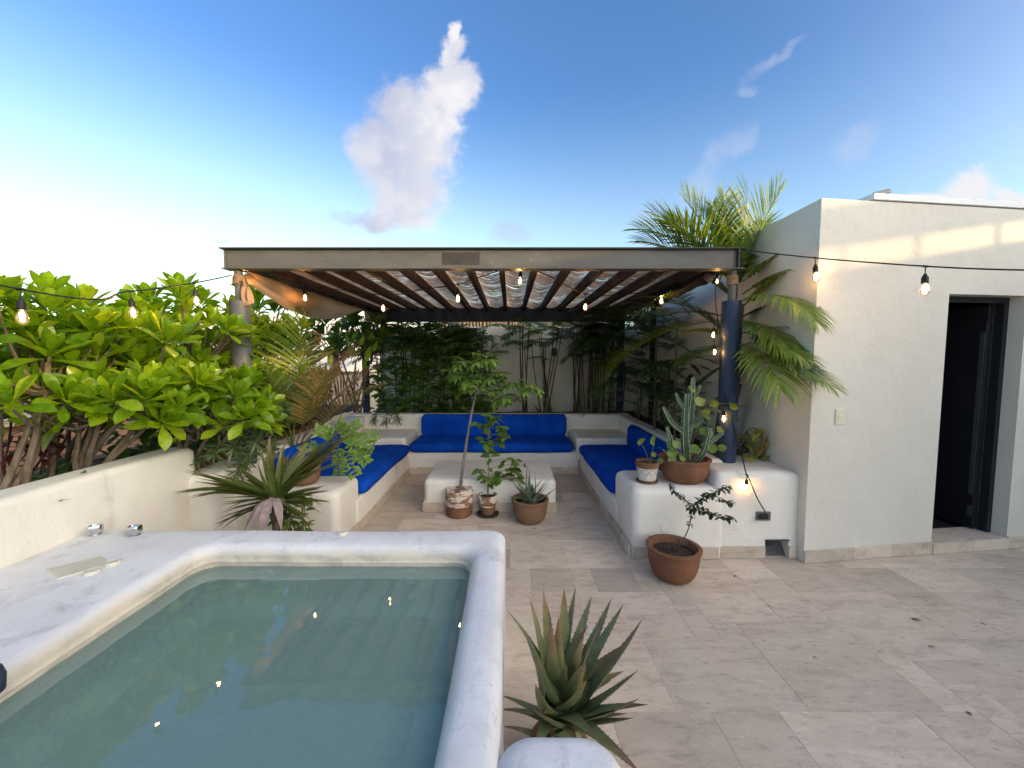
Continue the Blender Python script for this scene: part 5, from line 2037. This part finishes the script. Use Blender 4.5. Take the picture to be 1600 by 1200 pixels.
for pts, r in arms:
    mb, rg_ = MB(), MB()
    P = smooth_path(pts, 9)
    spurge(mb, rg_, P, r)
    a_ = mb.build('arm', 'cactus_skin', t, smooth=25)
    rg_.build('pale_ridge', 'cactus_ridge', a_)


def round_leaf(name, mat):
    mb = MB()
    n = 18
    mb.v.append(Vector((0, 0.12, -0.02)))
    for j in range(n):
        a = -PI / 2 + 2 * PI * (j + 0.5) / n
        r = 0.5 * (1 - 0.25 * math.exp(-((a + PI / 2) % (2 * PI) - 0) ** 2 * 4)) * (1 + 0.06 * math.sin(5 * a))
        mb.v.append(Vector((r * math.cos(a), 0.45 + r * math.sin(a), 0.06 * math.sin(2 * a))))
    for j in range(n):
        mb.f.append((0, 1 + j, 1 + (j + 1) % n))
    return _sm(mb.mesh(name, mat, smooth=0))


RL = round_leaf('round_vine_leaf', 'round_leaf')
t = thing('round_leaf_vine', c5 + Vector((0.04, 0.02, 0.172)), 'round-leaved vine climbing out of the large bowl towards the post', 'vine')
lv = []
st = MB()
ph = smooth_path([c5 + Vector((0.05, 0.03, 0.17)), at(1090, 660, 3.26), at(1098, 625, 3.24), at(1125, 630, 3.20), at(1155, 632, 3.17)], 6)
st.tube(ph, 0.003, 5)
for u, v, L in ((1098, 622, .085), (1108, 630, .08), (1118, 625, .075), (1096, 645, .075), (1108, 650, .085), (1140, 633, .075), (1122, 640, .065), (1088, 665, .06), (1084, 608, .07), (1092, 673, .075), (1105, 672, .07), (1120, 670, .07), (1042, 695, .085), (1035, 702, .085), (1055, 705, .08), (1060, 690, .07),
                (1078, 700, .08), (1050, 712, .07), (1100, 690, .08), (1113, 695, .08), (1122, 700, .07), (1070, 715, .06)):
    p = at(u, v, 3.14 + rnd(-.04, .06))
    q = min(ph, key=lambda w: (w - p).length) if v < 680 else c5 + Vector((rnd(-.08, .08), rnd(-.08, .04), 0.17))
    st.tube(curve_pts(q, p, (0, 0, 0.02), 4), 0.0016, 4)
    d = Vector((rnd(-1, 1), rnd(-.6, 0), rnd(-.8, .1)))
    lv.append((RL, frame(p, d, Vector((rnd(-.3, .3), -1.0, 0.8)), L * 0.95)))
st.build('stems', 'green_stem', t)
add_leaves(t, lv, 'round_leaf', 60)
# small plant in the carved pot
t = thing('round_leaf_seedling', c4 + Vector((0, 0, 0.15)), 'seedling with two round leaves in the small carved pot', 'plant')
lv = []
st = MB()
for u, v, L in ((1002, 694, .075), (1023, 692, .085), (1018, 712, .045), (1028, 722, .05)):
    p = at(u, v, c4.y - 0.03)
    st.tube(curve_pts(c4 + Vector((0.02, 0, 0.15)), p, (0, 0, 0.02), 5), 0.002, 5)
    lv.append((RL, frame(p, Vector((rnd(-.5, .8), -.3, 0.4)), Vector((0, -1, 0.6)), L)))
st.build('stems', 'green_stem', t)
add_leaves(t, lv, 'round_leaf', 10)

# ------------------------------------------------------------------ weeping shrub in the floor pot
random.seed(101)
SD = blade('tiny_leaf', 'small_dark_leaf', 1, 0.42, OVAL, 0.2, 0.3, 4)
t = thing('weeping_shrub', c6 + Vector((0, 0, 0.185)), 'sparse arching shrub with tiny dark leaves in the floor pot', 'shrub')
st = MB()
lv = []
Yc = c6.y
r0 = c6 + Vector((0.02, 0, 0.17))
main = smooth_path([r0, at(1076, 825, Yc), at(1079, 797, Yc), at(1070, 780, Yc), at(1055, 768, Yc), at(1046, 757, Yc)], 5)
b1 = smooth_path([at(1078, 800, Yc), at(1095, 780, Yc - .05), at(1120, 768, Yc - .08), at(1140, 760, Yc - .1)], 6)
b2 = smooth_path([at(1078, 795, Yc), at(1105, 800, Yc - .05), at(1125, 808, Yc - .1), at(1148, 810, Yc - .12)], 6)
b3 = smooth_path([at(1096, 780, Yc - .05), at(1112, 772, Yc + .02), at(1130, 784, Yc + .03), at(1146, 786, Yc)], 5)
for P, r in ((main, 0.0045), (b1, 0.003), (b2, 0.003), (b3, 0.0025)):
    st.tube(P, [r * (1 - 0.5 * i / len(P)) for i in range(len(P))], 5)
    for i in range(len(P) - 1):
        if P is main and i < 5:
            continue
        for k in range(5 if P is not main else 3):
            q = P[i].lerp(P[i + 1], rnd(0, 1))
            lv.append((SD, frame(q, rdir(-0.7, 0.6), (0, 0, 1), rnd(0.032, 0.052))))
for i in range(6):
    a = c6 + Vector((rnd(-.06, .05), rnd(-.06, .03), 0.17))
    st.tube([a, a + Vector((rnd(-.01, .02), 0, rnd(0.06, 0.12)))], 0.005, 5)
for e in ((1012, 836), (1030, 820)):
    st.tube(curve_pts(c6 + Vector((-0.03, 0, 0.18)), at(*e, Yc - .02), (0, 0, 0.01), 4), 0.0015, 4)
st.build('twigs', 'cane', t)
add_leaves(t, lv, 'small_dark_leaf', 160)

# ------------------------------------------------------------------ lime-green feathery branch from the pot on the left arm
random.seed(111)
LF = blade('lime_leaflet', 'lime_leaf', 1, 0.78, OVAL, 0.05, 0.1, 3)
t = thing('feathery_sapling', c7 + Vector((0, 0, 0.16)), 'lime-green sapling with feathery compound leaves over the left blue cushion', 'sapling')
lv = []
st = MB()
root = c7 + Vector((0.0, 0, 0.16))
hub = at(525, 690, 3.30)
st.tube(smooth_path([root, at(492, 700, 3.32), hub], 5), 0.005, 5)
for (ua, va), (ub, vb), n in (((525, 690), (560, 662), 9), ((520, 692), (590, 680), 10), ((530, 688), (582, 695), 9), ((525, 690), (495, 672), 7), ((540, 690), (572, 722), 9), ((528, 695), (530, 740), 9), ((535, 700), (555, 742), 7), ((525, 685), (535, 660), 7),
                              ((500, 695), (470, 705), 6), ((555, 700), (575, 712), 6), ((510, 690), (515, 668), 6)):
    a, b = at(ua, va, 3.30), at(ub, vb, 3.26 + rnd(-.08, .08))
    pts = curve_pts(a, b, (0, 0, 0.03), 8)
    st.tube(pts, 0.0022, 4)
    dd = (b - a).normalized()
    sd_ = dd.cross(Vector((0, -0.7, 0.7))).normalized()
    for i in range(n):
        q = pts[2].lerp(pts[-1], i / (n - 1))
        for s_ in (-1, 1):
            # each side twig carries a few round leaflets
            tw = (sd_ * s_ + dd * 0.35 + rdir() * 0.12).normalized()
            for m_ in range(3):
                lv.append((LF, frame(q + tw * 0.013 * m_, (tw + dd * rnd(-.6, .6)), Vector((0, -0.6, 0.8)), rnd(0.030, 0.043))))
st.build('stems', 'green_stem', t)
add_leaves(t, lv, 'lime_leaf', 160)

# ------------------------------------------------------------------ right-hand palm behind the post
random.seed(121)
pb = Vector((2.08, 3.82, 0.60))
crown = Vector((2.05, 3.80, 1.55))


def F(b, e, L=1.1, dr=0.6, mat='palm_leaf', up=0.3, **k):
    """frond from b arching to e"""
    d = Vector(e) - Vector(b)
    return (Vector(b), d.normalized() + Vector((0, 0, up)), d.length * L * 0.9, dr, mat, k)


T = lambda u, v, Y: at(u, v, Y)
fr = [F(T(1150, 450, 3.75), T(1065, 300, 3.9), 1.05, 0.45, up=0.2, ll=0.50, nl=36), F(T(1140, 460, 3.8), T(1000, 385, 4.0), 1.15, 0.9, up=0.55, ll=0.52, nl=36),
      F(T(1150, 450, 3.75), T(1170, 285, 3.7), 1.05, 0.35, up=0.1, ll=0.56, nl=30, ca=0.72), F(T(1150, 450, 3.75), T(1215, 300, 3.5), 1.1, 0.7, up=0.25, ll=0.60, nl=32, ca=0.7),
      F(T(1150, 450, 3.8), T(1018, 325, 4.1), 1.05, 0.6, up=0.3, ll=0.50, nl=34), F(T(1150, 450, 3.75), T(1110, 315, 3.7), 1.05, 0.5, up=0.2, ll=0.42),
      F(T(1150, 450, 3.75), T(1040, 345, 3.6), 1.1, 0.8, up=0.4, ll=0.5), F(T(1150, 450, 3.75), T(1195, 350, 3.9), 1.1, 0.8, up=0.4, ll=0.5),
      F(T(1160, 460, 3.6), T(1262, 478, 3.25), 1.40, 1.7, up=1.0, ll=0.46, nl=32, ldroop=0.6), F(T(1160, 480, 3.6), T(1240, 450, 3.3), 1.25, 1.3, up=0.7, ll=0.5, ldroop=0.55),
      F(T(1160, 560, 3.45), T(1285, 650, 2.80), 1.08, 1.1, up=0.6, ll=0.46, nl=36, ldroop=0.45, lw=0.016), F(T(1160, 540, 3.5), T(1190, 640, 3.1), 1.35, 1.6, up=0.8, ll=0.55, ldroop=0.55, lw=0.02),
      F(T(1155, 540, 3.45), T(1225, 600, 3.0), 1.30, 1.3, up=0.7, ll=0.55, ldroop=0.5, lw=0.018), F(T(1160, 520, 3.6), T(1270, 560, 3.2), 1.25, 1.1, up=0.6, ll=0.5, ldroop=0.4, lw=0.014, mat='dark_palm_leaf'),
      F(T(1150, 500, 3.7), T(1225, 500, 3.5), 1.25, 1.1, up=0.6, ll=0.5, mat='dark_palm_leaf'), F(T(1155, 560, 3.6), T(1240, 600, 3.3), 1.25, 1.1, up=0.6, ll=0.5, lw=0.014, mat='dark_palm_leaf'),
      F(T(1150, 530, 3.7), T(1075, 545, 3.7), 1.25, 1.3, up=0.6, ll=0.55), F(T(1150, 540, 3.8), T(1060, 490, 4.0), 1.2, 0.9, up=0.5, ll=0.5, mat='dark_palm_leaf'),
      F(T(1150, 560, 3.7), T(1100, 640, 3.8), 1.25, 1.2, up=0.6, ll=0.5, mat='dark_palm_leaf'), F(T(1150, 540, 3.7), T(1090, 600, 3.6), 1.25, 1.4, up=0.7, ll=0.5, mat='dark_palm_leaf'),
      F(T(1150, 470, 3.7), T(1060, 440, 3.9), 1.2, 1.2, up=0.6, ll=0.5, mat='dark_palm_leaf'), F(T(1150, 450, 3.7), T(1168, 395, 3.6), 1.1, 0.4, up=0.1, ll=.4, mat='dark_palm_leaf'),
      F(T(1160, 470, 3.5), T(1215, 560, 3.1), 1.35, 1.6, up=0.9, ll=0.5, nl=34, ldroop=0.6), F(T(1155, 500, 3.5), T(1195, 600, 3.2), 1.3, 1.5, up=0.8, ll=0.5, nl=34, ldroop=0.6),
      F(T(1160, 440, 3.6), T(1225, 415, 3.4), 1.25, 1.3, up=0.6, ll=0.5, ldroop=0.5), F(T(1150, 450, 3.75), T(1130, 300, 3.9), 1.05, 0.5, up=0.2, ll=0.5), F(T(1150, 450, 3.75), T(1085, 320, 3.9), 1.05, 0.6, up=0.3, ll=0.52),
      F(T(1150, 450, 3.75), T(1000, 350, 3.9), 1.1, 0.8, up=0.4, ll=0.52, nl=36), F(T(1165, 520, 3.45), T(1245, 625, 2.95), 1.1, 1.2, up=0.6, ll=0.45, ldroop=0.5, lw=0.018, mat='dark_palm_leaf'),
      F(T(1150, 500, 3.75), T(960, 590, 4.3), 1.2, 0.9, up=0.5, ll=0.45, mat='palm_leaf'), F(T(1150, 500, 3.75), T(1010, 520, 4.4), 1.2, 0.9, up=0.5, ll=0.5, mat='dark_palm_leaf')]
stems = []
for k in range(6):
    e = [T(1150, 445, 3.75), T(1160, 475, 3.6), T(1163, 565, 3.5), T(1150, 530, 3.7), T(1150, 450, 3.8), T(1157, 600, 3.6)][k]
    stems.append((smooth_path([pb + Vector((rnd(-.08, .08), rnd(-.1, .1), -0.03)), pb.lerp(e, 0.5) + Vector((rnd(-.04, .04), rnd(-.04, .04), 0)), e], 4), 0.016))
palm('areca_palm', 'tall feathery palm behind the right post, fronds above and beside the pergola', pb, fr, 'palm_leaf', trunk=stems, nl=34, lw=0.0225, start=0.15)
# darker palm in the shade further back
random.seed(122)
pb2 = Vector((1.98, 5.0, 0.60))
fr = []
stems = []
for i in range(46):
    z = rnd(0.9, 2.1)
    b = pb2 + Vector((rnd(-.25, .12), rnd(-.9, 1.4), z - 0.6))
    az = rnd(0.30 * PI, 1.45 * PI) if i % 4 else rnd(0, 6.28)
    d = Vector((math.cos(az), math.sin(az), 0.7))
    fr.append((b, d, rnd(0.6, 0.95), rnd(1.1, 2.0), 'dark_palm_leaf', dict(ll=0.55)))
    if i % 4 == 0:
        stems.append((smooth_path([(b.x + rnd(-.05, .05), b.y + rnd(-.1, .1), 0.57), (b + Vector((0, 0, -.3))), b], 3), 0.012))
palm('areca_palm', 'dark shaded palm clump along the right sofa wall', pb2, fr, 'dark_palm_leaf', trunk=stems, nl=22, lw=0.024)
random.seed(123)
# red-leaved plant and green shrubs under it
t = thing('dark_shrub', (1.98, 4.2, 0.6), 'dark green shrubs with a few red leaves under the right palms', 'shrub')
lv = []
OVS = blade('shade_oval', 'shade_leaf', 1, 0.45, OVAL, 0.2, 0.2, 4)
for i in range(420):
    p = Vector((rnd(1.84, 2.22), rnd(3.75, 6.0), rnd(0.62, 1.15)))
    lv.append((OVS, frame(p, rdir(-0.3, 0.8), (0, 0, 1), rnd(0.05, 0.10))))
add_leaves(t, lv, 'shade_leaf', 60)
lv = []
for i in range(14):
    p = at(rnd(1055, 1085), rnd(565, 592), 4.6)
    lv.append((REDL, frame(p, Vector((rnd(-1, 1), -.3, rnd(-.2, .4))), (0, 0, 1), rnd(0.18, 0.28))))
add_leaves(t, lv, 'red_leaf', 20, name='red_leaf')
# croton by the post
random.seed(124)
CR = blade('croton_leaf', 'croton_leaf', 1, 0.42, OVAL, 0.35, 0.15, 5)
pc = at(1185, 722, 3.42)
pc.z = 0.60
t = thing('croton', pc, 'yellow and orange variegated croton right of the post', 'plant')
lv = []
st = MB()
for i in range(34):
    p = at(rnd(1165, 1205), rnd(665, 716), 3.40 + rnd(-.05, .12))
    st.tube(curve_pts(pc, p, (0, 0, 0.02), 3), 0.003, 4)
    lv.append((CR, frame(p, rdir(-0.5, 0.7) + Vector((0.1, -.2, 0)), (0, 0, 1), rnd(0.09, 0.15))))
st.build('stems', 'green_stem', t)
add_leaves(t, lv, 'croton_leaf', 50)
t = thing('fine_shrub', at(1212, 700, 3.65), 'fine-leaved dark shrub against the flank wall of the house', 'shrub')
lv = []
st = MB()
for i in range(16):
    a = Vector((2.14 + rnd(-.08, .08), 3.68 + rnd(-.08, .12), 0.6))
    b = at(rnd(1188, 1222), rnd(630, 690), 3.65)
    st.tube(curve_pts(a, b, (rnd(-.03, .03), 0, 0), 4), 0.003, 4)
    for k in range(16):
        lv.append((SD, frame(a.lerp(b, rnd(0.3, 1.0)) + rdir() * 0.02, rdir(-0.5, 0.8), (0, 0, 1), rnd(0.03, 0.05))))
st.build('stems', 'cane', t)
add_leaves(t, lv, 'small_dark_leaf', 60)


# ------------------------------------------------------------------ bamboo palms along the rear wall
def bamboo(label, x0, x1, n, seed, ztop, fL=0.5, nf=3, mat='shade_leaf', low=0, lean=0.06, ymin=6.35, ymax=7.05, cr=0.010):
    random.seed(seed)
    t = thing('bamboo_palm', ((x0 + x1) / 2, 6.7, 0.58), label, 'palm', 'bamboo palms along the rear wall')
    for i in range(n):
        x = rnd(x0, x1)
        y = rnd(ymin, ymax)
        z = rnd(ztop - 0.45, ztop)
        ln = Vector((rnd(-lean, lean) * 2, rnd(-.05, .05), 0))
        a, b = Vector((x, y, 0.55)), Vector((x, y, z)) + ln
        pts = curve_pts(a, b, (rnd(-.03, .03), 0, 0), 10)
        rr = [cr * (1.15 if k % 2 else 0.95) * (1 - 0.03 * k) for k in range(11)]
        MB().tube(pts, rr, 6).build('cane', 'cane', t)
        for k in range(nf):
            q = b - Vector((0, 0, rnd(0, 0.45) if k else 0.0))
            az = rnd(0, 2 * PI)
            d = Vector((math.cos(az), math.sin(az) - 0.35, rnd(0.2, 0.9)))
            mb = frond_mesh(MB(), q, d, fL * rnd(0.8, 1.3), rnd(1.2, 2.6), 14, fL * 0.50, 0.030, 0.15, 0.6, 0.12, 0.45, seg=8, rr=0.004)
            mb.build('frond', mat, t, smooth=0)
    if low:
        lv = []
        for i in range(low):
            p = Vector((rnd(x0 - .05, x1 + .05), rnd(6.2, 6.9), 0))
            p.z = 0.6 + (ztop - 0.75) * random.random() ** 1.3
            lv.append((OVS, frame(p, rdir(-0.4, 0.7), Vector((0, -0.5, 1)), rnd(0.10, 0.24))))
        add_leaves(t, lv, mat, 60)
    return t


bamboo('bushy bamboo palm clump at the left of the rear wall', -2.25, -1.55, 12, 201, 2.25, low=420, nf=4)
bamboo('dense leafy bamboo palm clump behind the left half of the back cushion', -1.5, -0.85, 11, 202, 2.3, low=520, nf=4)
bamboo('leafy bamboo palm clump behind the tall sapling', -0.85, -0.30, 8, 203, 2.2, low=330, nf=4)
bamboo('slender dark cane clump right of the sapling', 0.16, 0.34, 7, 204, 2.25, nf=2, lean=0.05, fL=0.42)
bamboo('leaning dark cane clump on the bare stretch of the rear wall', 0.50, 0.80, 9, 205, 2.1, nf=1, lean=0.16, fL=0.4)
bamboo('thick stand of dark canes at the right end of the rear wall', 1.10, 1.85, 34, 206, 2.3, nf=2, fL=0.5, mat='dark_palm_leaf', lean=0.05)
random.seed(207)
t = thing('spiky_plant', (0.62, 6.4, 0.58), 'small spiky plant on the bare stretch of the rear bed', 'plant')
SPK = blade('spike_leaf', 'oleander_leaf', 1, 0.07, STRAP, 0.08, 0.3, 5)
lv = [(SPK, frame(Vector((0.58 + rnd(-.05, .05), 6.4 + rnd(-.05, .05), 0.58)), rdir(0.45, 1.0), (0, 0, 1), rnd(0.25, 0.42))) for i in range(26)]
add_leaves(t, lv, 'oleander_leaf', 30)
# climbing twigs on the rear wall by the left post
random.seed(208)
t = thing('wall_climber', (-2.2, 7.1, 0.58), 'thin climbing vine on the rear wall beside the rear left post', 'vine')
st = MB()
lv = []
for i in range(10):
    a = Vector((rnd(-2.35, -1.6), 6.5 + rnd(-.1, .5), 0.6))
    b = a + Vector((rnd(-.3, .3), rnd(-.1, .2), rnd(0.4, 1.2)))
    P = curve_pts(a, b, (rnd(-.15, .15), 0, 0), 8, 0.02)
    st.tube(P, 0.005, 4)
    for k in range(18):
        lv.append((OVS, frame(a.lerp(b, rnd(0.1, 1)) + rdir() * 0.06, rdir(-0.5, 0.6), (0, 0, 1), rnd(0.05, 0.10))))
st.build('stems', 'cane', t)
add_leaves(t, lv, 'shade_leaf', 60)

# ================================================================== neighbours beyond the hedge
nb = thing('neighbour_house', (-9, 17, -4.2), 'sunlit white neighbouring house glimpsed left under the pergola', 'house')
MB().box(-13.5, -4.6, 15, 22, -4.2, 3.3).build('wall', 'white_paint', nb, smooth=0)
a, b = at(432, 512, 14.95), at(440, 531, 14.95)
for u0, u1, v0, v1 in ((428, 440, 510, 531), (486, 500, 518, 536)):
    a, b = at(u0, v1, 14.95), at(u1, v0, 14.95)
    w = MB().box(a.x, b.x, 14.93, 15.02, a.z, b.z).build('shutter', 'red_shutter', nb, smooth=0)
    for k in range(6):
        z = a.z + (b.z - a.z) * (k + 0.5) / 6
        MB().box(a.x + 0.01, b.x - 0.01, 14.90, 14.935, z - 0.02, z + 0.015).build('slat', 'red_shutter', w, smooth=0)
nb2 = thing('neighbour_terrace', (-6.2, 10, -4.2), 'tan neighbouring terrace with a dark flat canopy beyond the left bench', 'building')
MB().box(-12.5, -3.9, 10, 13, -4.2, 1.15).build('wall', 'tan_stucco', nb2, smooth=0)
MB().box(-12.8, -3.7, 9.6, 13.2, 1.66, 1.78).build('canopy', 'brown_wood', nb2, smooth=0)
for x in (-12, -9.5, -7, -4.4):
    MB().box(x - 0.07, x + 0.07, 9.8, 9.94, 1.15, 1.66).build('post', 'brown_wood', nb2, smooth=0)
th = thing('thatch_roof', (0.3, 9.6, -4.2), 'tan thatched roof edge just showing above the rear wall', 'roof')
random.seed(77)
mb = MB()
for i in range(420):
    x = -1.6 + 4.2 * i / 420
    z = 2.62 + rnd(-.02, .02)
    y = 9.0 + rnd(-.1, .1)
    mb.tube([(x, y + 0.6, z + 0.25), (x + rnd(-.03, .03), y, z), (x + rnd(-.05, .05), y - 0.08, 2.2 + rnd(-.06, .06))], 0.014, 4)
mb.build('thatch', 'thatch', th)
MB().box(-1.6, 2.6, 9.15, 9.25, -4.2, 2.5).build('wall', 'tan_stucco', th, smooth=0)
nb3 = thing('orange_house', (-10, 7, -4.2), 'orange stucco neighbouring house low behind the hedge trunks at the left', 'house')
MB().box(-16, -7.2, 5.2, 9.0, -4.2, 0.62).build('wall', 'orange_stucco', nb3, smooth=0)
MB().box(-16.2, -7.05, 5.05, 9.2, 0.62, 0.72).build('coping', 'tan_stucco', nb3, smooth=0)
for x in (-15, -12.6, -10.2, -7.4):
    MB().box(x - 0.05, x + 0.05, 5.3, 5.4, 0.72, 1.42).build('fence_post', 'brown_wood', nb3, smooth=0)
for k in range(8):
    z = 0.78 + k * 0.082
    MB().box(-15.9, -7.3, 5.26, 5.30, z, z + 0.052).build('fence_slat', 'brown_wood', nb3, smooth=0)
MB().box(-16, -9.5, 9.2, 12, 0.0, 2.0).build('upper_wall', 'white_paint', nb3, smooth=0)

# ------------------------------------------------------------------ litter on the tiles
random.seed(301)
DRY = blade('litter_leaf', 'dry_leaf', 1, 0.30, LANCE, 0.25, 0.5, 4)
for (u, v, L, lab) in ((1440, 971, 0.085, 'curled dry leaf on the tiles below the doorway'), (1462, 1012, 0.06, 'dry leaf scrap near the middle of the right paving'), (1542, 978, 0.05, 'dry leaf scrap at the right edge of the paving'),
                       (832, 826, 0.06, 'reddish dry leaf on the tiles in front of the aloe bowl'), (1152, 900, 0.07, 'tan dry leaf on the tiles right of the floor pot'), (1277, 1030, 0.035, 'dry leaf crumb on the paving between pot and photo bottom'),
                       (1518, 1120, 0.055, 'dry leaf scrap at the lower right of the paving'), (1198, 947, 0.04, 'tiny dry twig scrap below the wall socket'), (905, 967, 0.02, 'dark speck on the tiles just behind the large aloe')):
    p = onz(u, v, 0)
    o = bpy.data.objects.new('fallen_leaf', DRY)
    COL.objects.link(o)
    a = rnd(0, 6.28)
    o.matrix_basis = frame(p + Vector((0, 0, 0.004)), Vector((math.cos(a), math.sin(a), 0.06)), (rnd(-.3, .3), rnd(-.3, .3), 1), L * 0.7)
    tag(o, lab, 'dry leaf', 'leaf litter on the terrace')
